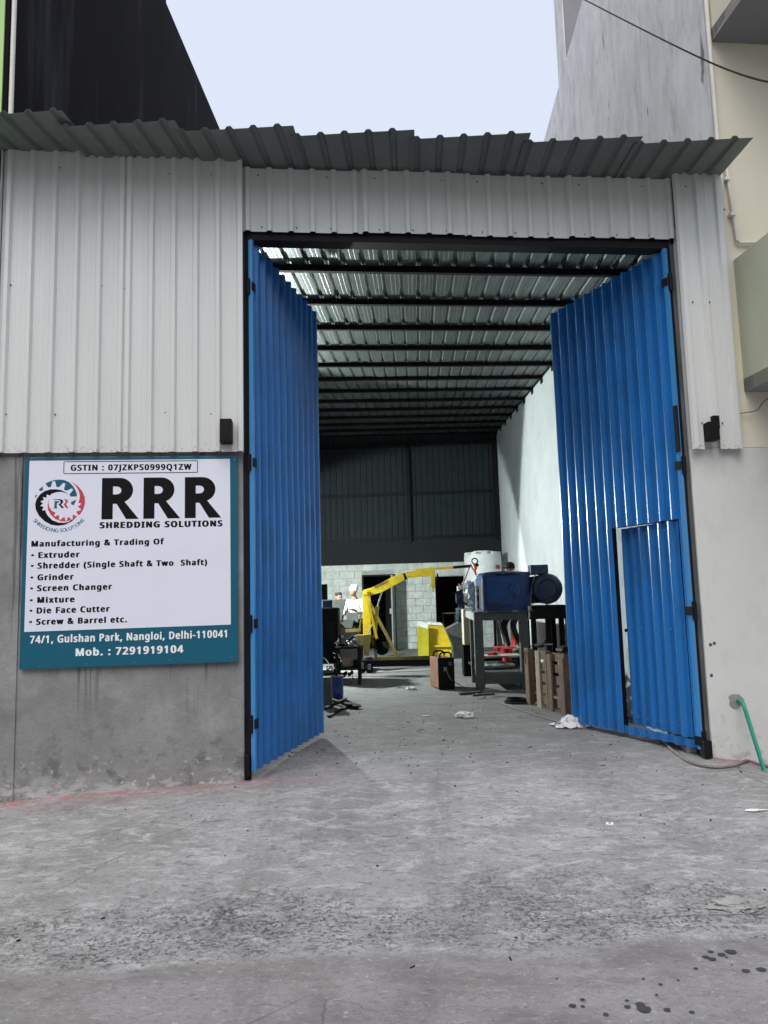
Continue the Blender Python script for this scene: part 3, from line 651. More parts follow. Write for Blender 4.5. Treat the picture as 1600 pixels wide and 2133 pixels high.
# sign space: a in 0..1 across, b in 0..1 down
def sp_(a, b, off): return fac(SX0, SZ1, 0.0) + UF * (a * SWd) - ZV * (b * SHt) + NF * off
mb = MB(); mb.box(sp_(.5, .5, 0.026), (SWd, 0.020, SHt), UF, NF, ZV); mb.build('board', m_teal, SG, bevel=0.003)
mb = MB()
q = [sp_(.021, .018, .0372), sp_(.964, .016, .0372), sp_(.966, .822, .0372), sp_(.019, .828, .0372)]
mb.prism(q, NF * 0.0012); mb.build('white_face', m_sgw, SG)
mb = MB()
a0, a1, b0, b1 = 0.180, 0.808, 0.024, 0.082; e = 0.0018
for (p, r) in (((a0, b0), (a1, b0)), ((a0, b1), (a1, b1))): mb.prism([sp_(p[0], p[1] - e, .0386), sp_(r[0], r[1] - e, .0386), sp_(r[0], r[1] + e, .0386), sp_(p[0], p[1] + e, .0386)], NF * 0.0006)
for aa in (a0, a1): mb.prism([sp_(aa - e, b0 + e, .0386), sp_(aa + e, b0 + e, .0386), sp_(aa + e, b1 - e, .0386), sp_(aa - e, b1 - e, .0386)], NF * 0.0006)
mb.build('text_frame', m_ink, SG)
GLYPHS={
' ':(208,[]),
'&':(587,['244,581 284,578 318,567 345,549 366,524 378,494 383,458 374,411 350,372 313,338 268,308 423,159 442,186 457,216 479,286 550,286 518,191 496,150 468,114 585,0 490,0 420,67 366,28 303,2 265,-6 223,-8 171,-4 127,10 91,32 65,63 48,102 43,149 46,187 57,220 75,248 100,273 166,318 133,358 107,403 99,429 96,456 101,493 114,524 135,548 165,567 201,578','209,273 159,239 141,221 128,201 119,178 116,152 124,112 146,81 181,61 225,55 273,59 314,71 347,90 375,111','241,524 211,519 186,506 171,485 165,457 169,429 180,404 225,350 265,376 292,401 308,428 313,458 308,484 294,505 271,519']),
'(':(241,['32,220 35,285 45,348 60,409 83,468 113,522 150,573 217,573 167,493 132,407 111,315 103,221 107,159 116,98 132,38 154,-20 182,-75 216,-127 150,-127 113,-77 83,-24 60,34 45,94 35,156']),
')':(241,['209,220 205,156 196,94 180,34 158,-24 128,-77 91,-127 25,-127 59,-75 87,-20 108,38 124,98 134,159 137,221 134,283 124,346 108,406 87,465 59,521 24,573 91,573 128,522 158,468 180,409 196,348 205,285']),
',':(215,['154,84 136,23 111,-42 85,-103 33,-103 49,-38 63,31 73,93 148,93']),
'-':(258,['32,184 32,246 226,246 226,184']),
'.':(215,['58,43 61,69 72,85 88,94 107,97 126,94 142,85 153,69 157,43 153,18 142,2 126,-8 107,-11 88,-8 72,2 61,18']),
'/':(298,['290,573 77,0 8,0 221,573']),
'0':(459,['419,287 417,221 409,163 395,112 376,70 349,37 316,12 276,-3 229,-8 170,1 122,27 86,70 60,129 44,201 39,287 44,373 58,446 83,504 119,547 167,573 229,581 287,573 335,547 372,504 399,446 414,373','110,287 113,215 121,156 137,111 159,78 190,59 229,52 268,59 298,78 320,110 336,156 345,215 348,287 345,359 336,417 320,463 298,495 268,515 229,521 190,515 159,495 137,463 121,417 113,359']),
'1':(459,['285,0 216,0 216,400 216,439 217,470 219,499 196,477 169,455 108,405 71,452 226,573 285,573']),
'2':(459,['417,0 38,0 38,59 188,210 261,287 287,320 306,353 318,387 322,424 315,466 294,496 261,514 221,520 181,517 147,506 83,466 45,513 94,548 153,572 186,578 221,581 270,576 313,562 347,540 372,510 388,472 394,428 389,385 375,344 353,305 324,267 247,185 128,67 128,64 417,64']),
'4':(459,['443,130 359,130 359,0 291,0 291,130 17,130 17,190 286,576 359,576 359,193 443,193','291,374 291,412 293,444 294,474 295,500 292,500 276,468 257,438 86,193 291,193']),
'7':(459,['109,0 344,508 35,508 35,573 419,573 419,518 187,0']),
'9':(459,['417,328 410,231 401,183 387,139 366,99 340,63 306,33 265,11 214,-3 154,-8 117,-6 82,0 82,60 115,53 152,50 204,54 245,68 278,90 303,118 322,153 334,192 346,281 341,281 310,247 290,233 266,223 237,216 204,214 158,219 118,235 85,260 61,294 45,336 40,387 46,443 63,491 90,529 127,557 171,575 223,581 262,577 299,565 332,545 361,518 384,483 402,439 413,388','223,521 178,513 142,488 118,447 110,388 117,339 137,301 171,277 220,269 256,273 286,285 311,303 330,325 342,349 346,374 338,426 315,474 298,493 277,508 252,518']),
':':(215,['58,43 61,69 72,85 88,94 107,97 126,94 142,85 153,69 157,43 153,18 142,2 126,-8 107,-11 88,-8 72,2 61,18','58,387 61,412 72,429 88,438 107,441 126,438 142,429 153,412 157,387 153,362 142,345 126,335 107,332 88,335 72,345 61,362']),
'B':(521,['241,573 336,565 404,541 428,522 445,497 455,467 459,431 456,399 446,371 431,347 409,328 382,313 350,304 350,300 384,292 415,279 441,261 461,236 474,203 478,163 472,115 454,74 425,42 385,19 337,5 279,0 78,0 78,573','256,329 318,335 357,352 377,382 384,423 376,463 351,490 308,506 245,511 150,511 150,329','150,269 150,61 265,61 330,68 371,91 394,125 401,168 398,197 388,221 370,241 344,256 307,266 260,269']),
'C':(507,['323,517 280,513 241,502 206,482 178,456 155,423 139,383 129,337 125,286 131,220 147,164 175,117 213,83 262,62 322,55 394,62 460,78 460,15 393,-2 312,-8 232,1 166,28 115,72 78,131 56,203 49,287 53,349 67,406 89,456 120,499 159,534 206,559 261,575 324,581 367,578 409,572 448,561 482,547 453,486 394,508 360,515']),
'D':(585,['536,292 528,203 501,131 457,74 399,33 325,8 237,0 78,0 78,573 254,573 335,565 404,540 460,501 502,446 528,377','460,289 454,359 435,415 404,457 361,487 308,505 244,511 150,511 150,62 228,62 282,65 329,76 369,94 402,119 428,151 446,190 457,236']),
'E':(446,['398,0 78,0 78,573 398,573 398,509 150,509 150,330 383,330 383,268 150,268 150,63 398,63']),
'F':(416,['150,0 78,0 78,573 398,573 398,509 150,509 150,306 383,306 383,243 150,243']),
'G':(584,['326,302 524,302 524,22 431,-1 323,-8 241,1 173,28 120,71 81,130 57,202 49,286 58,370 84,442 127,500 186,544 259,571 346,581 392,578 437,572 516,547 489,484 421,508 382,515 342,517 278,510 225,489 181,455 150,409 131,353 124,286 130,222 146,166 175,119 216,84 270,62 340,55 404,59 452,68 452,238 326,238']),
'H':(594,['516,0 443,0 443,267 150,267 150,0 78,0 78,573 150,573 150,330 443,330 443,573 516,573']),
'I':(272,['239,0 32,0 32,42 99,57 99,515 32,531 32,573 239,573 239,531 172,515 172,57 239,42']),
'J':(219,['-3,-152 -37,-150 -63,-142 -63,-81 -35,-87 -5,-89 33,-81 50,-70 63,-53 71,-29 74,3 74,573 146,573 146,9 141,-42 128,-82 105,-113 75,-135 39,-148']),
'K':(496,['496,0 411,0 209,273 150,222 150,0 78,0 78,573 150,573 150,290 199,345 249,399 403,573 488,573 261,323']),
'L':(420,['78,0 78,573 150,573 150,64 400,64 400,0']),
'M':(727,['330,0 142,502 139,502 142,461 144,407 144,347 144,0 78,0 78,573 184,573 361,103 364,103 544,573 650,573 650,0 578,0 578,352 579,408 581,460 584,501 581,501 390,0']),
'N':(610,['532,0 447,0 141,476 138,476 141,432 143,378 144,320 144,0 78,0 78,573 161,573 467,99 470,99 468,137 466,193 464,249 464,573 532,573']),
'O':(626,['577,287 573,224 561,166 540,116 510,73 473,38 428,13 375,-3 314,-8 251,-3 196,13 151,39 114,73 85,116 65,167 53,224 49,288 56,370 78,442 114,500 166,545 232,572 314,581 393,572 459,545 510,501 547,442 570,370','125,287 130,220 145,163 171,117 207,83 255,62 314,55 373,62 420,83 456,117 481,163 496,220 501,287 490,384 456,457 431,484 398,503 360,514 314,518 255,511 207,490 171,457 145,411 130,354']),
'P':(485,['229,573 326,562 393,528 415,504 431,475 441,442 444,404 441,370 433,336 417,306 395,278 364,255 324,238 275,227 216,223 150,223 150,0 78,0 78,573','223,511 150,511 150,285 208,285 258,288 298,296 330,311 352,334 365,363 370,401 361,449 334,484 289,504']),
'Q':(626,['577,287 573,221 559,160 535,108 503,64 461,30 411,6 548,-136 444,-136 334,-7 324,-8 314,-8 251,-3 196,13 151,39 114,73 85,116 65,167 53,224 49,288 56,370 78,442 114,500 166,545 232,572 314,581 393,572 459,545 510,501 547,442 570,370','125,287 130,220 145,163 171,117 207,83 255,62 314,55 373,62 420,83 456,117 481,163 496,220 501,287 490,384 456,457 431,484 398,503 360,514 314,518 255,511 207,490 171,457 145,411 130,354']),
'R':(499,['236,573 301,568 353,555 393,532 422,500 439,460 444,410 440,368 427,334 408,306 385,285 330,257 487,0 403,0 264,237 150,237 150,0 78,0 78,573','232,510 150,510 150,298 236,298 296,304 338,325 362,359 370,407 366,440 355,467 336,486 310,500 275,507']),
'S':(440,['403,153 396,106 378,66 348,35 307,11 257,-3 198,-8 137,-5 83,4 41,19 41,88 113,65 156,57 201,55 240,57 273,66 298,79 316,98 327,120 330,147 327,173 318,194 302,213 277,230 196,265 131,294 106,311 85,330 69,351 57,375 50,403 48,435 54,477 71,513 99,542 136,563 180,576 231,581 276,578 318,572 389,549 366,487 302,508 266,515 229,517 196,515 169,507 148,494 133,478 124,457 121,434 124,407 133,386 149,367 172,351 246,318 293,299 332,279 362,255 385,228 398,194']),
'T':(446,['259,0 187,0 187,509 8,509 8,573 437,573 437,509 259,509']),
'U':(586,['513,202 507,146 489,95 459,52 416,20 360,-1 290,-8 240,-4 196,7 159,25 128,50 104,82 86,118 76,158 72,204 72,573 144,573 144,201 154,139 182,93 228,64 294,55 342,59 379,73 407,96 427,126 438,161 442,202 442,573 513,573']),
'W':(746,['735,573 583,0 510,0 399,375 389,410 380,443 373,471 370,488 367,471 361,443 352,409 342,373 234,0 161,0 10,573 85,573 174,223 183,186 190,151 196,118 201,87 206,119 213,154 222,191 232,227 333,573 407,573 512,225 523,187 532,151 538,117 544,87 550,129 560,175 572,224 660,573']),
'Z':(459,['427,0 30,0 30,55 332,508 40,508 40,573 419,573 419,518 118,64 427,64']),
'a':(450,['231,437 299,428 347,403 376,358 385,293 385,0 334,0 320,61 317,61 279,22 258,9 234,-1 172,-8 136,-5 103,6 75,23 55,48 41,80 37,119 50,176 87,219 152,245 243,257 316,259 316,285 310,330 293,359 265,375 227,380 194,378 163,370 106,347 84,400 151,426 190,434','252,208 184,200 141,182 118,155 110,119 115,87 132,66 157,53 188,49 238,56 279,79 306,117 315,172 315,210']),
'b':(493,['139,461 138,410 135,373 139,373 161,398 189,419 226,432 272,437 310,434 344,423 374,406 401,381 422,350 437,312 446,267 449,215 444,147 427,91 400,48 365,17 322,-2 272,-8 226,-3 189,10 161,31 139,55 133,55 119,0 68,0 68,609 139,609','260,379 219,374 188,361 165,339 150,308 142,268 139,217 139,214 145,144 165,93 202,61 261,51 312,61 348,93 369,145 376,216 369,287 348,338 311,368']),
'c':(385,['241,-8 187,-2 139,15 99,45 69,87 50,143 44,213 51,284 71,342 102,385 142,415 191,432 245,438 309,431 358,415 337,356 292,370 244,376 204,371 172,358 148,335 131,303 120,263 117,213 120,166 131,126 148,94 172,71 202,58 240,53 302,60 351,78 351,15 304,-2']),
'd':(493,['221,-8 182,-5 148,6 118,23 92,48 71,79 56,117 47,162 44,214 47,266 56,311 71,350 93,381 119,406 149,424 183,434 221,438 253,436 280,429 323,407 354,374 359,374 356,405 354,438 354,609 425,609 425,0 368,0 358,58 354,58 323,24 279,1 252,-6','232,51 290,60 328,88 348,135 355,200 355,213 349,284 329,336 291,369 231,379 181,368 146,334 124,281 117,213 124,144 146,93 181,61']),
'e':(452,['234,438 286,432 329,414 364,385 390,346 406,299 411,244 411,201 117,201 127,137 154,90 197,62 254,52 327,60 392,82 392,20 327,-1 251,-8 194,-2 143,17 101,48 70,91 51,146 44,212 50,277 68,333 96,378 134,411 181,431','233,380 188,372 154,348 130,309 119,257 338,257 335,292 326,322 312,346 292,364 266,376']),
'f':(276,['266,375 158,375 158,0 87,0 87,375 12,375 12,408 87,432 87,457 92,507 104,547 124,577 152,597 186,609 227,613 274,609 310,599 292,544 262,552 228,556 197,550 175,532 162,502 158,458 158,430 266,430']),
'g':(493,['221,438 261,434 297,422 329,402 355,373 359,373 369,430 425,430 425,-7 420,-63 404,-109 378,-146 341,-172 293,-187 233,-192 147,-186 78,-165 78,-100 111,-114 149,-125 191,-132 237,-134 286,-126 324,-101 347,-63 355,-13 355,4 356,32 358,57 354,57 329,28 299,8 263,-4 221,-8 182,-4 147,7 117,25 91,51 56,121 44,214 56,306 91,377 117,404 147,423 181,434','230,379 197,374 169,359 147,336 130,303 120,262 117,213 124,143 146,92 182,60 232,50 262,52 288,58 309,69 326,85 340,105 349,131 356,197 356,214 353,267 343,309 326,340 302,362 270,374']),
'h':(496,['139,431 138,399 135,370 140,370 155,391 174,407 221,429 273,437 321,433 360,421 391,400 413,370 426,330 431,280 431,0 361,0 361,275 355,321 338,353 308,372 265,379 222,374 189,360 166,338 150,308 142,269 139,222 139,0 68,0 68,609 139,609']),
'i':(207,['139,430 139,0 68,0 68,430','104,591 119,588 133,580 142,566 145,546 142,526 133,512 119,504 104,501 88,504 75,512 66,526 63,546 66,566 75,580 88,588']),
'k':(428,['138,291 137,257 135,221 138,221 152,240 172,264 189,285 326,430 409,430 235,246 421,0 336,0 187,200 138,158 138,0 68,0 68,609 138,609']),
'l':(207,['139,0 68,0 68,609 139,609']),
'n':(496,['275,438 343,429 391,401 421,352 431,280 431,0 361,0 361,275 355,321 338,353 308,372 265,379 204,368 166,338 146,289 139,223 139,0 68,0 68,430 125,430 136,371 140,371 156,392 175,409 222,431']),
'o':(485,['442,216 438,165 428,121 411,82 388,51 359,25 324,7 285,-4 241,-8 200,-4 163,7 129,25 100,51 77,82 59,121 48,165 44,216 50,282 68,336 97,380 137,412 186,431 244,438 299,431 347,412 387,380 417,336 436,282','117,216 120,169 130,128 147,95 172,71 203,56 243,51 282,56 314,71 339,95 356,128 366,169 369,216 365,263 355,303 338,335 314,359 282,374 242,379 185,368 147,335 124,284']),
'r':(331,['269,438 295,437 319,433 310,368 287,372 264,374 240,371 217,363 195,351 176,334 161,313 149,289 141,261 139,229 139,0 68,0 68,430 126,430 134,351 137,351 170,395 191,413 214,426 240,435']),
's':(384,['348,119 343,80 327,49 302,24 268,6 226,-4 176,-8 99,-1 42,19 42,83 104,60 141,52 178,49 224,53 256,66 274,86 280,112 278,128 271,141 239,167 174,196 103,228 76,245 57,266 45,292 41,324 52,372 85,408 137,430 202,438 275,430 339,409 315,353 258,372 197,380 159,377 131,366 114,350 108,328 111,312 119,298 154,274 219,246 289,215 314,197 333,176 344,150']),
't':(290,['212,50 245,53 272,59 272,5 240,-4 200,-8 167,-5 138,4 112,20 91,44 78,79 74,125 74,375 13,375 13,409 75,437 103,528 144,528 144,430 269,430 269,375 144,375 144,127 149,93 163,69 185,54']),
'u':(496,['427,430 427,0 370,0 359,57 356,57 340,36 321,20 273,-1 220,-8 173,-4 134,8 103,29 81,59 68,99 63,148 63,430 135,430 135,153 141,108 158,76 188,57 230,51 273,55 306,69 330,91 345,121 354,160 357,206 357,430']),
'w':(630,['346,243 336,276 328,308 321,335 316,357 313,357 308,335 302,307 294,275 284,242 207,1 127,1 9,431 82,431 141,201 153,154 163,109 169,73 172,73 178,97 185,128 193,160 201,188 277,431 354,431 428,188 440,149 451,109 457,74 460,74 466,108 477,153 489,201 549,431 621,431 502,1 419,1']),
'x':(424,['170,220 22,430 102,430 213,268 322,430 402,430 253,220 410,0 330,0 213,172 94,0 14,0']),
}
def fill_mesh(loops):
    cu = bpy.data.curves.new('fill', 'CURVE'); cu.dimensions = '2D'; cu.fill_mode = 'BOTH'
    for loop in loops:
        spn = cu.splines.new('POLY'); spn.points.add(len(loop) - 1); spn.use_cyclic_u = True
        for j, (x, y) in enumerate(loop): spn.points[j].co = (x, y, 0, 1)
    ob = bpy.data.objects.new('tmp', cu); COL.objects.link(ob); dg = bpy.context.evaluated_depsgraph_get()
    me = bpy.data.meshes.new_from_object(ob.evaluated_get(dg)); COL.objects.unlink(ob); bpy.data.objects.remove(ob)
    vs = [tuple(v.co) for v in me.vertices]; fs = [tuple(p.vertices) for p in me.polygons]; bpy.data.meshes.remove(me)
    return vs, fs
def text(name, s, a0, a1, b_base, capb, mt, bold=0.03, off=0.0386, rot=0.0):
    """a text line whose capitals rise capb above b_base (fractions of the sign), fitted between a0 and a1"""
    loops = []; x = 0
    for ch in s:
        if ch == '\u2022':
            loops.append([(x + 0.10 + 0.085 * math.cos(t * PI / 6), 0.29 + 0.085 * math.sin(t * PI / 6)) for t in range(12)]); x += 0.33; continue
        adv, ls = GLYPHS[ch]
        for l in ls: loops.append([(x + int(p.split(',')[0]) / 1000.0, int(p.split(',')[1]) / 1000.0) for p in l.split()])
        x += adv / 1000.0 + bold * 1.9
    vs, fs = fill_mesh(loops); xs = [v[0] for v in vs]; x0, x1 = min(xs) - bold, max(xs) + bold
    sy = capb * SHt / (0.573 + bold); sx = (a1 - a0) * SWd / (x1 - x0)
    o0 = sp_(a0, b_base, off); c, s_ = math.cos(rot), math.sin(rot); lo = wl(SG); V_ = []; F_ = []
    for k, (dx, dy) in enumerate(((0, 0), (1, 0), (-1, 0), (0.7, 0.5), (-0.7, 0.5), (0.7, -0.5), (-0.7, -0.5))):
        bse = len(V_)
        for v in vs:
            X = (v[0] - x0 + dx * bold) * sx; Y = (v[1] + dy * bold * 0.8 + bold * 0.4) * sy
            V_.append(o0 + UF * (X * c - Y * s_) + ZV * (X * s_ + Y * c) + NF * (0.00004 * k) - lo)
        F_ += [tuple(bse + i for i in f) for f in fs]
    me = bpy.data.meshes.new(name); me.from_pydata(V_, [], F_); me.update()
    return link(name, me, mt, SG)
TW = 445.0; TH = 435.0
def A(px): return (px - 53.5) / 443.5     # photo pixel to sign fraction (sheared sign edges ignored)
# slope: lettering follows the board
text('lettering', 'GSTIN : 07JZKPS0999Q1ZW', 0.211, 0.780, 0.0685, 0.030, m_ink, 0.060)
# big RRR drawn as polygons: heavy sans capitals
def bigR(a, b, wd, ht):
    out = []
    P = lambda x, y: (a + x * wd, b - y * ht)
    outer = [(0, 0), (0, 1)]
    for i in range(13):
        t = PI / 2 - PI * i / 12; outer.append((0.48 + 0.36 * math.cos(t), 0.70 + 0.30 * math.sin(t)))
    outer[-1] = (0.60, 0.435)
    outer += [(1.0, 0), (0.66, 0), (0.40, 0.37), (0.30, 0.37), (0.30, 0)]
    hole = [(0.30, 0.60), (0.30, 0.79)]
    for i in range(7):
        t = PI / 2 - PI * i / 6; hole.append((0.40 + 0.125 * math.cos(t), 0.695 + 0.095 * math.sin(t)))
    return [P(*p) for p in outer], [P(*p) for p in hole]
for i, ax_ in enumerate((0.358, 0.553, 0.748)):
    out, hole = bigR(ax_, 0.306, 0.174, 0.201)
    cu = bpy.data.curves.new('letter', 'CURVE'); cu.dimensions = '2D'; cu.fill_mode = 'BOTH'
    for loop in (out, hole):
        spn = cu.splines.new('POLY'); spn.points.add(len(loop) - 1); spn.use_cyclic_u = True
        for j, (x, y) in enumerate(loop): spn.points[j].co = (x * SWd, -y * SHt, 0, 1)
    ob = bpy.data.objects.new('tmp', cu); COL.objects.link(ob); dg = bpy.context.evaluated_depsgraph_get()
    me = bpy.data.meshes.new_from_object(ob.evaluated_get(dg)); COL.objects.unlink(ob); bpy.data.objects.remove(ob)
    lo = wl(SG)
    for v in me.vertices:
        v.co = sp_(v.co.x / SWd, -v.co.y / SHt, 0.0386) - lo
    me.materials.clear(); link('large_letter', me, m_ink, SG)
text('lettering', 'SHREDDING SOLUTIONS', 0.350, 0.928, 0.349, 0.031, m_ink, 0.078)
lines = [('Manufacturing & Trading Of', .040, .652, .431), ('\u2022 Extruder', .040, .262, .485), ('\u2022 Shredder (Single Shaft & Two  Shaft)', .040, .855, .535),
         ('\u2022 Grinder', .040, .237, .590), ('\u2022 Screen Changer', .040, .413, .641), ('\u2022 Mixture', .040, .243, .696), ('\u2022 Die Face Cutter', .040, .404, .745), ('\u2022 Screw & Barrel etc.', .040, .484, .797)]
for s_, a0, a1, b_ in lines: text('lettering', s_, a0, a1, b_, 0.029, m_ink, 0.068)
text('lettering', '74/1, Gulshan Park, Nangloi, Delhi-110041', .045, .948, .882, .036, m_swht, 0.046)
text('lettering', 'Mob. : 7291919104', .252, .745, .947, .036, m_swht, 0.052)
# gear emblem: crescents with toothed inner edges, drawn on the crop's own grid (0..1600)
def LG(x, y): return ((60 + x * 140 / 1600.0 - 55.5) / 442.0, (990 + y * 140 / 1600.0 - 951.5) / 437.0)
def emblem(name, poly, mt, off=.0386):
    cu = bpy.data.curves.new(name, 'CURVE'); cu.dimensions = '2D'; cu.fill_mode = 'BOTH'
    spn = cu.splines.new('POLY'); spn.points.add(len(poly) - 1); spn.use_cyclic_u = True
    for j, (x, y) in enumerate(poly):
        a, b = LG(x, y); spn.points[j].co = (a * SWd, -b * SHt, 0, 1)
    ob = bpy.data.objects.new('tmp', cu); COL.objects.link(ob); dg = bpy.context.evaluated_depsgraph_get()
    me = bpy.data.meshes.new_from_object(ob.evaluated_get(dg)); COL.objects.unlink(ob); bpy.data.objects.remove(ob); lo = wl(SG)
    for v in me.vertices: v.co = sp_(v.co.x / SWd, -v.co.y / SHt, off) - lo
    me.materials.clear(); return link(name, me, mt, SG)
def arc(cx_, cy_, r, a0, a1, n_=24): return [(cx_ + r * math.cos(math.radians(a0 + (a1 - a0) * i / n_)), cy_ - r * math.sin(math.radians(a0 + (a1 - a0) * i / n_))) for i in range(n_ + 1)]
emblem('gear_crescent', [(435, 205), (520, 160), (640, 120), (760, 110), (880, 125), (990, 180), (1080, 270), (1140, 370), (1170, 460), (1175, 525), (1030, 525), (1000, 480), (1080, 370), (1075, 345), (1045, 330), (925, 385), (870, 350), (900, 215), (880, 200), (850, 195), (750, 295), (695, 285), (660, 150), (600, 150), (565, 285), (510, 300)], m_teal)
emblem('gear_tooth', [(375, 265), (388, 355), (345, 385), (280, 360)], m_teal)
emblem('gear_tooth', [(225, 460), (255, 490), (225, 540), (198, 540)], m_teal)
emblem('gear_tooth', [(1165, 600), (1110, 735), (1040, 710), (1045, 655)], m_teal)
emblem('gear_crescent', [(1000, 490), (900, 430), (800, 408), (700, 415), (610, 445), (590, 450), (545, 495), (520, 490), (490, 465), (472, 480), (470, 545), (385, 530), (410, 600), (330, 630), (390, 685), (330, 740), (410, 765), (375, 840), (395, 855), (450, 840), (465, 905), (520, 990), (620, 1090), (760, 1145), (900, 1155), (1000, 1130), (1060, 1090), (1190, 1010), (1060, 1130), (900, 1205), (740, 1222), (590, 1195), (440, 1110), (310, 980), (230, 830), (212, 700), (240, 580), (320, 460), (430, 380), (560, 345), (690, 345), (800, 365), (900, 410)], m_ink)
emblem('gear_crescent', [(990, 150), (1100, 200), (1200, 280), (1300, 400), (1360, 540), (1370, 680), (1340, 820), (1270, 940), (1190, 1010), (1215, 975), (1165, 890), (1270, 855), (1280, 835), (1200, 770), (1280, 710), (1275, 690), (1215, 685), (1240, 590), (1245, 500), (1215, 390), (1150, 280), (1080, 205)], m_sred)
emblem('gear_crescent', [(555, 545), (520, 620), (500, 720), (515, 840), (580, 960), (690, 1060), (820, 1115), (930, 1125), (1060, 1090), (1140, 1050), (1190, 1010), (1110, 960), (1085, 975), (1090, 1075), (1060, 1085), (1010, 1020), (970, 1030), (955, 1105), (920, 1105), (905, 1025), (860, 1025), (810, 1080), (770, 1070), (775, 975), (740, 970), (675, 1000), (655, 975), (690, 910), (600, 860), (540, 770), (520, 670), (535, 590)], m_sred)
emblem('monogram', [(630, 800), (655, 795), (660, 640), (630, 635), (720, 625), (725, 645), (770, 620), (770, 660), (715, 680), (715, 795), (740, 800), (740, 808), (630, 808)], m_teal)
emblem('monogram', [(630, 590), (780, 582), (840, 600), (860, 640), (850, 680), (810, 710), (885, 800), (825, 800), (745, 700), (790, 690), (800, 650), (785, 615), (730, 602), (630, 605)], m_ink)
emblem('monogram', [(850, 585), (930, 585), (970, 620), (965, 670), (925, 705), (985, 795), (1000, 800), (930, 800), (860, 700), (905, 680), (915, 640), (895, 605)], m_sred)
ARC = 'SHREDDING SOLUTIONS'; pos = 0; advs = [GLYPHS[c][0] / 1000.0 + 0.03 for c in ARC]; tot = sum(advs)
for ch, ad_ in zip(ARC, advs):
    t_ = (pos + ad_ / 2) / tot; pos += ad_
    if ch == ' ': continue
    th = math.radians(-139.5 + 98 * t_); x = 775 + 820 * math.cos(th) * 0.97; y = 560 - 820 * math.sin(th)
    a, b = LG(x, y); rot = th + PI / 2; wd_ = 0.0165 * (0.12 if ch == 'I' else ad_ - 0.10) / 0.55
    a -= wd_ / 2 * math.cos(rot); b += wd_ / 2 * math.sin(rot) * SWd / SHt
    text('arc_letter', ch, a, a + wd_, b, 0.0175, m_teal, 0.02, rot=rot)
mb = MB()
for (a, b) in ((.30, .985), (.09, .99), (.52, .985), (.68, .98), (.97, .975), (.985, .02), (.03, .01)): mb.lathe(sp_(a, b, .036), [(0.0, .004), (.005, .003), (.006, 0)], 6, NF)
o = mb.build('nails', m_steel, SG); o['kind'] = 'stuff'

# ------------------------------------------------------------------ neighbours
LB = thing('neighbour_building', (-3.4, 8, 0), 'tall building on the left with a black bitumen coated side wall', 'building')
pl = lambda y: -3.13 + 0.044 * (y - 5.96)
wall_prism('side_wall', [(pl(5.9), 5.9), (pl(30), 30), (pl(30) - 2, 30), (pl(5.9) - 0.1, 5.9)], 2.3, 10.05, m_darkside, LB)
wall_prism('stair_head', [(pl(6.2), 6.2), (pl(9.85), 9.85), (pl(9.85) - 2, 9.85), (pl(6.2) - 2, 6.2)], 10.05, 13.5, m_darkside, LB)
fbox('front_wall', -7.5, -3.172, -0.3, 13.0, -0.2, 0.06, m_lime, LB)
fbox('front_ledge', -7.5, -3.176, 7.35, 7.5, 0.06, 0.3, m_soffit, LB)
fbox('corner_strip', -3.170, -3.125, -0.3, 13.0, -0.3, 0.0, m_blackmat, LB)
mb = MB(); mb.tube([fac(-3.105, 5.3, .03), fac(-3.105, 13, .03)], 0.02, 10); mb.build('downpipe', m_pipe, LB, smooth=True)
mb = MB(); mb.tube([fac(-3.21, 0.2, .09), fac(-3.21, 3.9, .09), fac(-3.155, 4.9, .09)], 0.016, 8); mb.build('service_pipe', m_pipe, LB, smooth=True)

RB = thing('neighbour_building', (5, 7, 0), 'multi storey building on the right with cream walls, weathered grey side wall and projecting balconies', 'building')
pr = lambda y: 3.214 + 0.044 * (y - 6.58)
fbox('front_wall', 2.742, 8.0, -0.4, 2.66, -0.25, -0.0, m_pale, RB, bevel=0.01)
fbox('front_wall', 2.742, 3.22, 2.66, 4.72, -0.25, -0.0, m_pale, RB)
fbox('front_wall', 3.222, 8.0, 2.66, 15.0, -0.05, -0.0, m_cream, RB)
ytop = 13.35
wall_prism('side_wall', [(pr(6.585), 6.585), (pr(24), 24), (pr(24) + 0.3, 24), (pr(6.9) + 0.3, 6.9)], 4.7, 10.86, m_side, RB)
wall_prism('stair_tower', [(pr(12.33), 12.33), (pr(12.97), 12.97), (6.5, 12.8), (6.5, 11.9)], 10.86, 16.0, m_side, RB)
wall_prism('tower_face', [(pr(12.33) + 0.02, 12.325), (6.5, 11.89), (6.5, 11.85), (pr(12.33) + 0.02, 12.28)], 10.87, 16.0, m_soffit, RB)
mb = MB(); mb.tube([fac(3.225, 4.9, .03), fac(3.225, 14, .03)], 0.022, 10); mb.build('downpipe', m_pipe, RB, smooth=True)
p0, p1, p2 = fac(3.29, 5.3, .03), fac(3.335, 4.60, .03), fac(3.9, 4.60, .03)
mb = MB(); mb.tube([fac(3.27, 5.6, .03), p0, p1, p1 + UF * .02 - ZV * .02, p2], 0.016, 8); mb.build('service_pipe', m_pipe, RB, smooth=True)
mb = MB()
for z in (5.2, 4.85): mb.box(fac(3.275 + (5.3 - z) * .06, z, .03), (0.05, 0.05, 0.025), UF, NF, ZV)
mb.build('pipe_clips', m_pipe, RB)
OB = thing('sky_blocking_terrace', (0, -7, 0), 'plain three storey terrace, unseen, added behind the viewpoint to block low sky light', 'building')  # unseen terrace added so light and reflections behave like a narrow street
mb = MB(); mb.box((0, -11, 4.2), (40, 8, 9)); mb.build('wall', m_cream, OB)
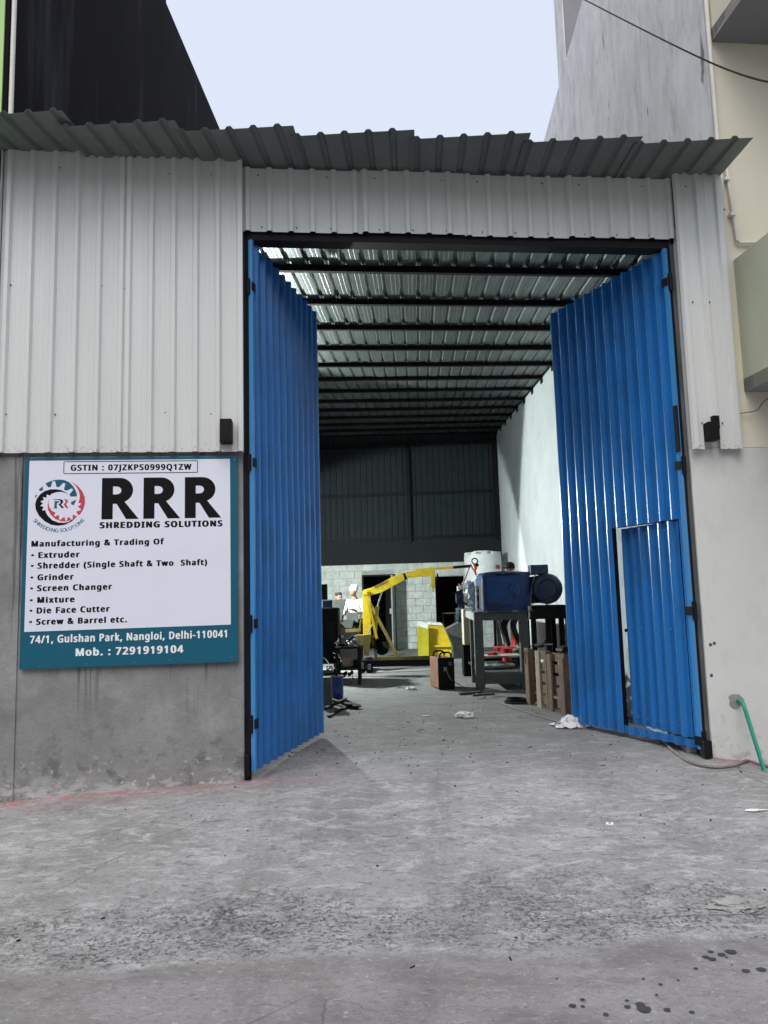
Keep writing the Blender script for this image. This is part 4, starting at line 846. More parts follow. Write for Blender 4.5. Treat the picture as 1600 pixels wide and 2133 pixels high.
for xx in range(-14, 15, 4):
    for zz in (1.3, 4.3, 7.0):
        mb = MB(); mb.box((xx, -6.98, zz), (1.3, 0.1, 1.4)); fo = mb.build('window', m_soffit, OB); mb = MB(); mb.box((xx, -6.92, zz), (1.1, 0.03, 1.2)); mb.build('pane', m_dark, fo)
# balconies
def balcony(z0, z1, x0, depth, mtw, mts, bulge=0.0):
    mb = MB()
    prof = []
    a = fac(x0, z0, 0); 
    for i in range(9):
        t_ = i / 8; prof.append(fac(x0, z0, 0) + NF * (depth * t_) - UF * (0.0 + bulge * math.sin(PI * t_ * 0.5)))
    poly = prof + [fac(8, z0, depth), fac(8, z0, 0.0)]
    mb.prism(poly, ZV * 0.12); mb.build('balcony_slab', mts, RB)
    mb = MB(); inner = [p + UF * 0.10 for p in prof]
    mb.prism([p + ZV * 0.003 for p in prof] + [p + ZV * 0.003 for p in reversed(inner)], ZV * (z1 - z0)); 
    mb.prism([fac(x0 + .1, z0 + .003, depth), fac(8, z0 + .003, depth), fac(8, z0 + .003, depth - .1), fac(x0 + .1, z0 + .003, depth - .1)], ZV * (z1 - z0)); mb.build('balcony_parapet', mtw, RB)
balcony(3.17, 4.42, 3.30, 1.2, m_green, m_soffit)
balcony(6.62, 7.7, 3.26, 1.2, m_cream, m_soffit)
# patched pipe hole and green pipe on the right wall
mb = MB(); hp = onplane(1536, 1458, fac(0), (-0.1, 1, 0))
poly = []
for i in range(14):
    a = 2 * PI * i / 14; r_ = 0.068 * (1 + 0.3 * rnd.uniform(-1, 1)); poly.append(hp + NF * 0.001 + UF * r_ * math.cos(a) + ZV * r_ * 0.85 * math.sin(a))
mb.prism(poly, NF * 0.006); mb.build('cement_patch', m_plaster, RB)
GP = thing('green_pipe', hp, 'green plastic pipe coming out of the pale wall and running down to the ground', 'pipe')
pb = onplane(1592, 1605, hp + NF * .22, NF)
mb = MB(); mb.tube([hp - NF * 0.01, hp + NF * 0.05 - ZV * .005, hp + NF * 0.085 - ZV * .02, hp + NF * 0.10 - ZV * .05, pb, pb + V((.02, -.02, -.03))], 0.017, 12); mb.build('pipe_run', m_greenhose, GP, smooth=True)
mb = MB()
for (x, y) in ((1480, 1343), (1488, 1340), (1482, 1407)):
    q = onplane(x, y, fac(0), (-0.1, 1, 0)); mb.lathe(q, [(0.0, .003), (.014, .002), (.018, -.002)], 8, NF)
mb.build('plaster_chips', m_pier, RB)
# wires
def cable(name, pts, r, mt, label, sag=0.0, n_=24, parent=None, smoothpts=True, cat='cable'):
    pts = [V(p) for p in pts]; out = []
    for i in range(len(pts) - 1):
        p0 = pts[max(i - 1, 0)]; p1 = pts[i]; p2 = pts[i + 1]; p3 = pts[min(i + 2, len(pts) - 1)]
        for j in range(n_):
            t_ = j / n_
            q = 0.5 * ((2 * p1) + (-p0 + p2) * t_ + (2 * p0 - 5 * p1 + 4 * p2 - p3) * t_ ** 2 + (-p0 + 3 * p1 - 3 * p2 + p3) * t_ ** 3)
            q = q - ZV * sag * 4 * t_ * (1 - t_); out.append(q)
    out.append(pts[-1]); mb = MB(); mb.tube(out, r, 8); o = mb.build(name, mt, parent, smooth=True)
    if not parent: tag(o, label, cat)
    return o
cable('overhead_wire', [atD(1180, -20, 9.5), atD(1475, 128, 6.3), atD(1660, 182, 5.2)], 0.008, m_black, 'black overhead wire slung across the grey side wall to the upper right', n_=12, cat='wire')
cable('wall_wire', [onplane(1535, 862, fac(0, 0, .03), NF), onplane(1575, 855, fac(0, 0, .04), NF), onplane(1590, 838, fac(0, 0, .04), NF), onplane(1625, 810, fac(0, 0, .04), NF)], 0.005, m_cable, 'thin wire on the pale wall beside the cladding strip', n_=6, cat='wire')
def gpt(x, y, up=0.015):
    q = onz(x, y, -0.1)
    for _ in range(6):
        q = onz(x, y, gzz(q.x, q.y))
    return q + ZV * up
cable('ground_hose', [gpt(1372, 1538), gpt(1400, 1565), gpt(1440, 1592), gpt(1490, 1602), gpt(1530, 1598), gpt(1556, 1588), gpt(1585, 1596), gpt(1640, 1610)], 0.011, m_hose, 'pinkish brown hose snaking on the ground from under the blue wicket door', n_=8, cat='hose')

# ------------------------------------------------------------------ inside the workshop
def spot(loc, aim, energy, ang, blend, col, r=0.12, name='lamp_light', parent=None):
    l = bpy.data.lights.new(name, 'SPOT'); l.energy = energy; l.spot_size = math.radians(ang); l.spot_blend = blend; l.color = col; l.shadow_soft_size = r * 1.5
    o = bpy.data.objects.new(name, l); COL.objects.link(o); d_ = V(aim) - V(loc)
    o.rotation_euler = d_.to_track_quat('-Z', 'Y').to_euler(); o.location = V(loc) - wl(parent); o.parent = parent; return o
def floodlight(loc, aim, energy, ang, label, col=(0.93, 1.0, 0.95), blend=0.12, em=30):
    t = thing('floodlight', loc, label, 'lamp'); d_ = (V(aim) - V(loc)).normalized(); q = V(loc)
    X = d_.cross(ZV).normalized(); Z = X.cross(d_)
    mb = MB(); mb.box(q - d_ * 0.03, (0.26, 0.05, 0.2), X, d_, Z); mb.build('housing', m_greysteel, t, bevel=0.006)
    mb = MB(); mb.box(q, (0.22, 0.008, 0.16), X, d_, Z); mb.build('lens', emis('lamp_lens', (0.9, 1.0, 0.95), em), t)
    mb = MB(); mb.bar(q - X * 0.15 - d_ * 0.03, q - X * 0.15 - d_ * 0.14, 0.02, 0.03); mb.bar(q + X * 0.15 - d_ * 0.03, q + X * 0.15 - d_ * 0.14, 0.02, 0.03); mb.bar(q - X * 0.15 - d_ * 0.14, q + X * 0.15 - d_ * 0.14, 0.02, 0.03); mb.build('bracket', m_black, t)
    spot(q + d_ * 0.03, V(aim), energy, ang, blend, col, 0.08, parent=t); return t
LA = atD(513, 1070, 14.3)
floodlight(LA, (3.0, 9.8, -0.3), 1350, 134, 'floodlight on the left inner wall seen through the gap beside the left gate leaf')
LBk = V((-2.35, 14.7, 2.95))
floodlight(LBk, (-0.2, 19.5, -0.4), 950, 112, 'second floodlight on the left inner wall, turned towards the back of the workshop')

def Q(x, y, D=14.9): return atD(x, y, D)
# yellow engine crane
t = thing('workshop_crane', onz(800, 1392), 'yellow wheeled hydraulic workshop crane with its boom raised over the blue machine', 'crane')
def bx2(mb, p, q, hh, th): mb.bar(p, q, th, hh)
mb = MB(); mb.prism([Q(755, 1232), Q(764, 1228), Q(772, 1243), Q(773, 1340), Q(757, 1322), Q(756, 1290)], V((0, 0.10, 0))); mb.build('mast', m_yellow, t, bevel=0.004)
mb = MB(); mb.prism([Q(758, 1243), Q(757, 1229), Q(775, 1224), Q(835, 1193), Q(841, 1198), Q(843, 1208), Q(795, 1234), Q(763, 1243)], V((0, 0.12, 0))); boom = mb.build('boom', m_yellow, t, bevel=0.004)
mb = MB(); mb.prism([Q(779, 1221), Q(807, 1208), Q(808, 1212), Q(780, 1225)], V((0, -0.004, 0))); mb.build('decal', m_rust, boom)
mb = MB(); mb.lathe(Q(764, 1234, 14.88), [(0.0, 0.03), (0.05, 0.03), (0.055, 0.0)], 12, (0, -1, 0)); mb.lathe(Q(764, 1234, 14.86), [(0.0, 0.03), (0.022, 0.03), (0.024, 0.0)], 8, (0, -1, 0)); mb.build('pivot_bolt', m_yellow, t)
mb = MB(); mb.bar(Q(836, 1204, 14.96), Q(846, 1200, 14.96), 0.09, 0.14); mb.build('boom_collar', m_black, t)
mb = MB(); mb.bar(Q(845, 1198, 14.96), Q(898, 1192, 14.96), 0.09, 0.125); mb.build('boom_extension', m_yellow, t)
mb = MB(); mb.bar(Q(866, 1187, 14.96), Q(944, 1182, 14.96), 0.06, 0.045); mb.build('top_rail', m_yellow, t)
mb = MB(); mb.bar(Q(944, 1182, 14.96), Q(980, 1179, 14.96), 0.065, 0.055); mb.build('boom_tip', m_black, t)
mb = MB(); mb.bar(Q(902, 1188, 14.9), Q(902, 1224, 14.9), 0.08, 0.075); mb.bar(Q(902, 1224, 14.9), Q(902, 1234, 14.9), 0.03, 0.03); mb.build('stowed_leg', m_yellow, t)
mb = MB(); mb.tube([Q(904, 1203), Q(909, 1206), Q(912, 1202), Q(911, 1194)], [0.03, 0.028, 0.022, 0.01], 8); mb.build('side_hook', m_black, t)
mb = MB(); mb.bar(Q(766, 1248, 14.8), Q(785, 1330, 14.8), 0.05, 0.055); mb.build('brace', m_yellow, t)
mb = MB(); mb.bar(Q(767, 1250, 15.3), Q(828, 1366, 15.3), 0.06, 0.065); mb.build('brace', m_yellowdk, t)
mb = MB(); mb.tube([Q(779, 1345, 15.0), Q(786, 1264, 15.0)], 0.035, 12); mb.lathe(Q(786, 1266, 15.0), [(0.042, -0.03), (0.042, 0.03)], 12, Q(786, 1264) - Q(779, 1345)); mb.build('hydraulic_ram', m_yellow, t, smooth=True)
mb = MB(); mb.tube([Q(786, 1264, 15.0), Q(795, 1234, 15.0)], 0.017, 10); mb.build('ram_rod', m_silver, t, smooth=True)
mb = MB(); mb.tube([Q(778, 1296, 14.8), Q(755, 1343, 14.8)], 0.012, 8); mb.build('pump_handle', m_steel, t)
mb = MB(); mb.prism([Q(740, 1324, 14.7), Q(773, 1322, 14.7), Q(768, 1366, 14.7), Q(758, 1366, 14.7), Q(757, 1345, 14.7), Q(741, 1344, 14.7)], V((0, 0.3, 0))); mb.build('tool_tray', m_yellowdk, t)
mb = MB(); mb.bar(Q(720, 1314, 15.2), Q(752, 1312, 15.2), 0.06, 0.06); mb.bar(Q(752, 1290, 15.2), Q(747, 1322, 15.2), 0.03, 0.03); mb.build('handle_bar', m_yellowdk, t)
near0, near1 = V((onz(760, 1392).x, 14.35, 0.17)), V((onz(908, 1380).x, 14.5, 0.15))
mb = MB(); mb.bar(near0, near1, 0.08, 0.12); mb.build('base_leg', m_black, t)
far0 = near0 + V((0.1, 0.85, 0)); far1 = near1 + V((0.1, 0.95, 0))
mb = MB(); mb.bar(far0, far1, 0.08, 0.11); mb.build('base_leg', m_yellowdk, t)
mb = MB(); mb.bar(near0 + V((0, -.05, 0)), far0 + V((0, .05, 0)), 0.1, 0.12); mb.bar(Q(780, 1330, 14.9), V((near0.x + .25, 14.6, .2)), 0.05, 0.06); mb.build('cross_member', m_black, t)
def caster(p, r, par):
    mb = MB(); mb.lathe(V(p) + V((0, -0.025, 0)), [(0, 0), (r * .9, 0), (r, .01), (r, .04), (r * .9, .05), (0, .05)], 16, (0, 1, 0)); w_ = mb.build('caster', m_blackmat, par, smooth=True)
    mb = MB(); mb.box(V(p) + V((0, 0, r * .6)), (r * .8, 0.07, r * 1.3)); mb.build('caster_fork', m_steel, w_)
caster((near0.x - .02, 14.3, 0.09), 0.09, t); caster((near0.x + 0.12, 14.25, 0.075), 0.075, t); caster((near1.x - .05, 14.5, 0.06), 0.06, t); caster((far1.x - .05, 15.45, 0.06), 0.06, t); caster((far0.x, 15.2, 0.08), 0.08, t)
mb = MB(); wc = Q(795, 1350, 15.0); mb.lathe(wc - V((0, .03, 0)), [(0, 0), (.13, 0), (.14, .01), (.14, .05), (.13, .06), (0, .06)], 20, (0.25, 1, 0)); mb.build('side_wheel', m_blackmat, t, smooth=True)
# hoist hook with sling, hanging from the boom tip
t = thing('lifting_hook', Q(988, 1195, 12.6), 'orange lifting hook with a black ring hanging in front of the white tank', 'hook')
HD = 12.9
mb = MB(); c = Q(989, 1169, HD); mb.tube([c + V((0.05 * math.cos(a), 0, 0.05 * math.sin(a))) for a in [i * PI / 8 for i in range(17)]], 0.011, 8, cap=False); mb.build('ring', m_black, t, smooth=True)
mb = MB(); mb.tube([Q(988, 1176, HD), Q(991, 1183, HD), Q(989, 1190, HD), Q(992, 1197, HD)], [0.022, 0.03, 0.022, 0.018], 8); mb.build('hook_body', m_orange, t, smooth=True)
mb = MB(); mb.ball(Q(994, 1177, HD), 0.03, 8, 6); mb.build('hook_latch', m_black, t)
t = thing('lifting_sling', Q(980, 1179, 13.2), 'black lifting sling hanging in an inverted V from the crane boom tip', 'sling')
mb = MB(); mb.bar(Q(980, 1177, 13.2), Q(966, 1214, 13.0), 0.012, 0.045, up=(0, 1, 0)); mb.build('strap', m_black, t)
mb = MB(); mb.bar(Q(981, 1177, 13.2), Q(992, 1198, 12.9), 0.012, 0.045, up=(0, 1, 0)); mb.build('strap', m_black, t)
mb = MB(); mb.tube([Q(968, 1210, 13.0), Q(964, 1222, 13.0), Q(960, 1232, 13.0)], [0.02, 0.035, 0.03], 8); mb.build('sling_wrap', m_pink, t, smooth=True)

# crumpled soft things
def crumple(name, c, r, mt, seed, amp=0.35, fr=2.2, sub=3, parent=None, flat=None):
    bm = bmesh.new(); bmesh.ops.create_icosphere(bm, subdivisions=sub, radius=1); lo = wl(parent) if parent else V((0, 0, 0))
    for v in bm.verts:
        n_ = v.co.normalized(); k = 1 + amp * noise.noise(n_ * fr + V((seed, seed * 2, 0))) + amp * 0.7 * abs(noise.noise(n_ * fr * 2.6 + V((0, seed, 1)))) - amp * .3
        q = V((n_.x * r[0] * k, n_.y * r[1] * k, n_.z * r[2] * k))
        if flat is not None: q.z = max(q.z, -flat)
        v.co = V(c) + q - lo
    me = bpy.data.meshes.new(name); bm.to_mesh(me); bm.free()
    return link(name, me, mt, parent)
o = crumple('cloth_wrap', Q(958, 1229, 13.0), (0.055, 0.05, 0.10), m_wcloth, 3, parent=t)

# long machine frame (grey steel) with shredder gearbox and motor
TF = onz(1002, 1439); TFx, TFy = TF.x, TF.y
zt = atD(990, 1276, TFy).z; print('table', TF, zt)
t = thing('machine_stand', TF, 'long grey steel machine stand carrying the blue gearbox, with open legs and low shelf', 'stand')
Wt = 0.80; Lt = 3.6
def T(a, b, z): return V((TFx - 0.06 + a + DV.x * b, TFy + b, z))
for (a, b) in ((0.06, 0.06), (Wt - 0.06, 0.06), (0.05, 1.1), (0.05, 2.3), (0.05, Lt), (Wt - 0.06, Lt)):
    mb = MB(); th_ = 0.13 if b < 0.1 else 0.09; mb.bar(T(a, b, 0), T(a, b, zt - 0.12), th_, th_, up=(0, 1, 0)); mb.build('leg', m_greysteel, t, bevel=0.005)
mb = MB(); mb.bar(T(0.0, 0.05, zt - 0.06), T(Wt, 0.05, zt - 0.06), 0.1, 0.125); mb.build('front_rail', m_greysteel, t, bevel=0.004)
mb = MB(); mb.bar(T(0.05, 0.11, zt - 0.06), T(0.05, Lt, zt - 0.06), 0.1, 0.12); mb.bar(T(Wt - 0.05, 0.11, zt - 0.06), T(Wt - 0.05, Lt, zt - 0.06), 0.1, 0.12); mb.build('side_rails', mat('pale_primed_steel', (0.30, 0.34, 0.33), 0.6, 0, 0.2, 6), t)
mb = MB(); mb.bar(T(0.13, 0.05, 0.17), T(Wt - 0.12, 0.05, 0.17), 0.08, 0.15); mb.build('low_rail', m_greysteel, t)
mb = MB(); mb.box(T(Wt / 2, 1.0, 0.25), (Wt - 0.1, 1.9, 0.02)); mb.build('low_shelf', m_greysteel, t)
mb = MB(); mb.box(T(Wt / 2, Lt / 2, zt + 0.006), (Wt + 0.04, Lt + 0.1, 0.012)); mb.build('top_plate', m_greysteel, t)
# second frame for the motor
t2 = thing('motor_stand', T(Wt + 0.1, 0.1, 0), 'dark steel stand under the navy motor, beside the grey machine stand', 'stand')
for (a, b) in ((0.1, 0.1), (0.32, 0.12), (0.52, 0.1), (0.1, 0.8), (0.52, 0.8)):
    mb = MB(); mb.bar(T(Wt + a, b, 0), T(Wt + a, b, zt - 0.1), 0.07, 0.07, up=(0, 1, 0)); mb.build('leg', m_black, t2)
mb = MB(); mb.box(T(Wt + 0.32, 0.4, zt - 0.06), (0.60, 0.9, 0.12)); mb.build('bed', m_black, t2)
mb = MB(); mb.prism([T(Wt + 0.02, -0.02, zt - 0.12), T(Wt + 0.62, -0.02, zt - 0.12), T(Wt + 0.62, -0.02, zt + 0.08), T(Wt + 0.12, -0.02, zt + 0.08)], V((0, 0.5, 0))); mb.build('motor_foot', m_black, t2)
# gearbox
gt = thing('gearbox', T(0.4, 0.3, zt), 'large dark blue gearbox housing standing on the grey machine stand', 'machine')
gx0 = 0.17; gw = 0.71; gh = atD(1050, 1192, TFy + .1).z - zt - 0.012
mb = MB(); a0 = T(gx0, 0.10, zt + 0.012)
mb.prism([a0, a0 + V((gw, 0, 0)), a0 + V((gw, 0, gh)), a0 + V((0.03, 0, gh)), a0 + V((0, 0, gh - 0.04))], V((0, 0.85, 0))); mb.build('housing', m_machblue, gt, bevel=0.008)
mb = MB(); mb.box(a0 + V((gw * .33, -0.012, 0.30)), (0.40, 0.024, 0.46)); mb.build('cover_plate', m_machblue, gt, bevel=0.01)
mb = MB(); mb.lathe(a0 + V((gw * .62, 0.0, gh * .55)), [(0, .035), (.07, .035), (.08, .02), (.12, .015), (.13, 0)], 24, (0, -1, 0)); mb.build('bearing_cap', m_machblue, gt, smooth=True)
mb = MB(); mb.box(a0 + V((gw * .2, -0.026, 0.07)), (0.16, 0.02, 0.12)); mb.build('foot_block', m_navy, gt)
mb = MB(); mb.box(a0 + V((gw / 2, -0.005, 0.012)), (gw + 0.06, 0.06, 0.025)); mb.box(a0 + V((-0.005, 0.02, gh * .5)), (0.025, 0.05, gh * .9)); mb.build('flange', m_machblue, gt)
crumple('film_cover', a0 + V((gw * 0.5, 0.35, gh - 0.02)), (gw * .55, 0.42, 0.05), mat('dark_film', (0.03, 0.05, 0.10), 0.25, 0, 0.5, 8, bump=0.5, bscale=14), 5, amp=.15, parent=gt)
# motor
mc = atD(1140, 1226, TFy - 0.05); mr_ = 31.5 / FPX * mc.y
mt_ = thing('electric_motor', mc, 'round navy blue electric motor with cooling fins and terminal box, beside the gearbox', 'motor')
mb = MB(); mb.lathe(mc, [(0.0, -.04), (.55 * mr_, -.035), (.62 * mr_, -.05), (.9 * mr_, -.035), (mr_, 0), (mr_, .12), (mr_ * .93, .14)], 32, DV); mb.build('fan_cowl', m_navy, mt_, smooth=True)
mb = MB(); mb.lathe(mc, [(mr_ * .86, .13), (mr_ * .86, .5), (mr_ * .5, .55), (0, .56)], 28, DV); mb.build('casing', m_navy, mt_, smooth=True)
mb = MB()
for i in range(36):
    a = 2 * PI * i / 36; rv = V((math.cos(a), 0, math.sin(a))); mb.box(mc + DV * .32 + rv * mr_ * .9, (0.035, .36, .006), rv, DV, rv.cross(DV))
mb.build('cooling_fins', m_navy, mt_)
mb = MB(); mb.prism([mc + V((-mr_ - .10, .20, -mr_ * .95)), mc + V((-mr_ * .3, .20, -mr_ * .95)), mc + V((-mr_ * .3, .20, mr_ * .9)), mc + V((-mr_ - .10, .20, mr_ * .75))], V((0, .4, 0))); mb.build('coupling_guard', m_navy, mt_, bevel=0.012)
mb = MB(); mb.box(mc + V((-0.09, .16, mr_ + .06)), (.27, .2, .15)); mb.build('terminal_box', m_navy, mt_, bevel=0.012)
mb = MB(); mb.tube([mc + V((-.14, .05, mr_ + .02)), mc + V((-.2, .02, mr_ - .1)), mc + V((-.25, 0.02, -.1)), mc + V((-.26, .0, -.33))], .009, 8); mb.build('supply_cable', m_cable, mt_)
mb = MB(); mb.box(atD(1104, 1272, TFy - .03), (.055, .003, .14)); mb.prism([atD(1101, 1280, TFy - .03), atD(1108, 1279, TFy - .03), atD(1100, 1293, TFy - .03)], V((0, .003, 0))); tag(mb.build('hanging_tag', m_paper), 'pale paper tag hanging between the blue gearbox and the motor', 'tag')
# brackets and film-wrapped shaft at the left end
t3 = thing('wrapped_shaft', T(0.02, 0.6, zt), 'machine shaft end wrapped in crumpled clear plastic film, left of the gearbox', 'machine')
mb = MB()
for k in range(5): mb.lathe(T(0.02 , 0.75, zt + .22), [(.12 + .02 * (k % 2), -.02 + k * .05), (.12 + .02 * (k % 2), .02 + k * .05)], 18, (-1, 0, 0))
mb.lathe(T(0.14, 0.75, zt + .22), [(0, 0), (.18, 0), (.18, .06), (.08, .06), (.08, .36), (0, .36)], 20, (-1, 0, 0)); mb.build('shaft', m_navy, t3)
crumple('film', T(0.0, 0.66, zt + .30), (0.12, 0.14, 0.19), m_film, 8, amp=.5, fr=3, parent=t3)
crumple('film', T(0.03, 0.6, zt + .10), (0.08, 0.12, 0.12), m_film, 12, amp=.5, fr=3, parent=t3)
t4 = thing('steel_bracket', T(0.06, 0.05, zt), 'upright open steel bracket standing at the left end of the blue gearbox', 'bracket')
mb = MB(); pp = [atD(991, 1207, TFy + .05), atD(1004, 1203, TFy + .05), atD(1006, 1272, TFy + .05), atD(993, 1272, TFy + .05)]
for i in range(4): mb.bar(pp[i], pp[(i + 1) % 4], .02, .02, up=(0, 1, 0))
mb.build('bracket_frame', m_wcloth, t4)
mb = MB(); mb.bar(atD(1000, 1210, TFy + .09), atD(1001, 1268, TFy + .09), .03, .03, up=(0, 1, 0)); mb.build('bracket_rod', m_silver, t4)
mb = MB()
for (x, y, l_) in ((972, 1270, .12), (988, 1274, .10), (1010, 1275, .09), (1074, 1273, .10)):
    mb.box(atD(x, y, TFy + .02), (l_, .06, .02), V((1, .3, 0)).normalized())
o = mb.build('loose_parts', m_wcloth); tag(o, 'small loose metal parts lying on the machine stand', 'metal parts', kind='stuff')
# shelf contents seen through the stand
bt = thing('work_board', T(0.4, 0.9, 0.42), 'pale wooden board lying across trestles behind the machine stand', 'board')
mb = MB(); mb.box(T(0.42, 0.9, 0.43), (0.72, 0.5, 0.025)); mb.build('board', m_board, bt)
mb = MB(); mb.box(T(0.3, 0.75, 0.449), (0.5, 0.3, 0.012), V((1, -.08, 0)).normalized()); mb.build('top_board', m_board, bt)
mb = MB(); mb.bar(T(.1, .9, .26), T(.1, .9, .415), .05, .05); mb.bar(T(.72, .9, .26), T(.72, .9, .415), .05, .05); mb.build('trestles', m_greysteel, bt)
mb = MB(); mb.tube([T(.25, .75, .47), T(.33, .72, .475), T(.40, .76, .47)], [.02, .035, .015], 8); tag(mb.build('red_tool', m_red), 'small red tool lying on the pale board', 'tool')
crumple('folded_sacks', T(.3, .6, .30), (.27, .2, .055), mat('sack_film', (.35, .42, .42), .4, 0, .5, 9, bump=.5, bscale=20), 21, amp=.3); tag(bpy.data.objects['folded_sacks'], 'crumpled grey plastic sacks on the low shelf of the machine stand', 'sacks')
ff = thing('fridge_panel', T(.15, 2.2, 0), 'white panel with a small knob standing behind the machine stand', 'cabinet')
mb = MB(); mb.box(T(.10, 2.2, .85), (.30, .3, .62)); mb.build('panel', m_board, ff, bevel=.01)
mb = MB(); mb.ball(T(.14, 2.03, .92), .015, 8, 6); mb.build('knob', m_black, ff)
mb = MB(); mb.box(T(.1, 2.2, .27), (.34, .34, .54)); mb.build('cabinet_base', m_black, ff)
bb = thing('black_bench', T(.5, 2.3, 0), 'low black box bench that the worker behind the machine stands on', 'bench')
mb = MB(); mb.box(T(.62, 2.4, .20), (.62, .5, .32)); mb.build('bench_box', m_blackmat, bb, bevel=.01)
mb = MB(); mb.box(T(.62, 2.4, .365), (.66, .52, .012)); mb.build('bench_top', m_steel, bb)
# red chair and bucket
ch = thing('plastic_chair', T(.75, 2.9, 0), 'red plastic chair behind the worker, mostly hidden by the machine stand', 'chair')
cp = T(.78, 2.9, 0)
mb = MB(); mb.box(cp + V((0, 0, .42)), (.4, .4, .03)); mb.build('seat', m_red, ch, bevel=.01)
mb = MB(); mb.box(cp + V((.16, 0, .68)), (.03, .4, .45), V((1, 0, -.15)).normalized()); mb.build('backrest', m_red, ch, bevel=.01)
for sx in (-.17, .17):
    for sy in (-.17, .17): mb = MB(); mb.tube([cp + V((sx * 1.15, sy * 1.15, 0)), cp + V((sx, sy, .41))], [.018, .022], 8); mb.build('leg', m_red, ch)
bk_ = thing('bucket', T(.62, 1.75, .0), 'red plastic bucket standing beside the black bench', 'bucket')
bp_ = T(.66, 1.7, .27)
mb = MB(); mb.lathe(bp_, [(0, 0), (.075, 0), (.10, .20), (.108, .205), (.108, .215), (.09, .21), (.07, .02), (0, .02)], 20); mb.build('pail', m_red, bk_, smooth=True)
mb = MB(); mb.box(bp_ - V((0, 0, .135)), (.3, .3, .27)); mb.build('pail_stand', m_blackmat, bk_)

# water tank at the back
tk = thing('water_tank', (1.75, 19.6, 0), 'white cylindrical plastic water tank on a stand behind the blue gearbox', 'tank')
tc_ = V((onplane(1007, 1200, (0, 19.3, 0), (0, 1, 0)).x, 19.3, 0)); R_ = 39 / FPX * 19.1; zt2 = atD(1007, 1150, 18.9).z; print('tank', tc_, R_, zt2)
zb = zt2 - 1.15
prof = [(0, zb), (R_ * .97, zb), (R_, zb + .03)]
for k in range(1, 8): z = zb + .12 * k; prof += [(R_, z), (R_ * .985, z + .012), (R_ * .985, z + .024), (R_, z + .036)]
prof += [(R_, zt2 - .12), (R_ * .98, zt2 - .06), (R_ * .86, zt2 - .01), (R_ * .5, zt2 + .01), (R_ * .48, zt2 + .05), (0, zt2 + .06)]
mb = MB(); mb.lathe(tc_, prof, 40); mb.build('tank_body', m_tank, tk, smooth=True)
mb = MB()
for k in range(10):
    a = 2 * PI * k / 10 + .3; rv = V((math.cos(a), math.sin(a), 0)); mb.box(tc_ + rv * R_ * .75 + ZV * (zt2 - .02), (R_ * .45, .14, .07), rv, V((-rv.y, rv.x, 0)), ZV)
mb.build('shoulder_ribs', m_tank, tk, bevel=.012)
mb = MB(); mb.box(tc_ + V((R_ * .70, -R_ * .76, zt2 - .38)), (.16, .004, .10), V((.72, .69, 0)).normalized(), V((.69, -.72, 0)).normalized(), ZV); mb.build('tank_label', m_sred, tk)
for k in range(4):
    a = PI / 4 + k * PI / 2; mb = MB(); q = tc_ + V((math.cos(a), math.sin(a), 0)) * R_ * .85; mb.bar(q, q + ZV * (zb - .04), .07, .07, up=(0, 1, 0)); mb.build('stand_leg', m_black, tk)
mb = MB(); mb.box(tc_ + ZV * (zb - .02), (R_ * 2, R_ * 2, .04)); mb.build('stand_top', m_black, tk)

# yellow machine guard and dark hopper
gb = onz(905, 1374); yg = thing('machine_guard', gb, 'yellow sheet metal machine guard with a slanted side, standing behind the crane legs', 'machine guard')
G = lambda x, y, D=gb.y: atD(x, y, D)
mb = MB(); mb.prism([G(869, 1295, gb.y - .15), G(891, 1299, gb.y - .15), G(893, 1370, gb.y - .15), G(871, 1368, gb.y - .15)], V((0, .02, 0))); mb.build('front_plate', mat('pale_yellow_panel', (.45, .42, .02), .45, 0, .2, 5), yg)
mb = MB(); mb.prism([G(869, 1294, gb.y - .153), G(891, 1298, gb.y - .153), G(891, 1310, gb.y - .153), G(869, 1304, gb.y - .153)], V((0, -.004, 0))); mb.build('top_band', m_wcloth, yg)
mb = MB(); mb.prism([G(893, 1301), G(922, 1299), G(942, 1343), G(943, 1375), G(894, 1375)], V((0, .6, 0))); mb.build('guard_body', m_yellow, yg, bevel=.01)
mb = MB(); mb.bar(G(894, 1346, gb.y - .03), G(941, 1346, gb.y - .03), .04, .045); mb.build('guard_rail', m_yellow, yg, bevel=.01)
mb = MB(); mb.prism([G(893, 1301, gb.y - .02), G(896, 1297, gb.y - .02), G(920, 1298, gb.y - .02), G(923, 1303, gb.y - .02)], V((0, .64, 0))); mb.build('guard_lid', m_wcloth, yg)
hb = onz(950, 1378)
hp_ = thing('sheet_hopper', hb, 'dark grey folded sheet metal hopper between the yellow guard and the machine stand', 'hopper')
H2 = lambda x, y, D=15.2: atD(x, y, D)
mb = MB(); mb.prism([H2(928, 1312), H2(966, 1292), H2(968, 1334), H2(940, 1322)], V((0, .5, 0))); mb.build('hopper_lip', m_steel, hp_)
mb = MB(); mb.prism([H2(931, 1314, 15.3), H2(966, 1330, 15.3), H2(966, 1372, 15.3), H2(945, 1372, 15.3), H2(944, 1345, 15.3)], V((0, .5, 0))); mb.build('hopper_body', m_greysteel, hp_)
crumple('cloth_bundle', H2(958, 1280, 14.6), (.085, .1, .15), m_bcloth, 31, amp=.3); tag(bpy.data.objects['cloth_bundle'], 'dark blue cloth bundle hanging at the far left corner of the machine stand', 'cloth')

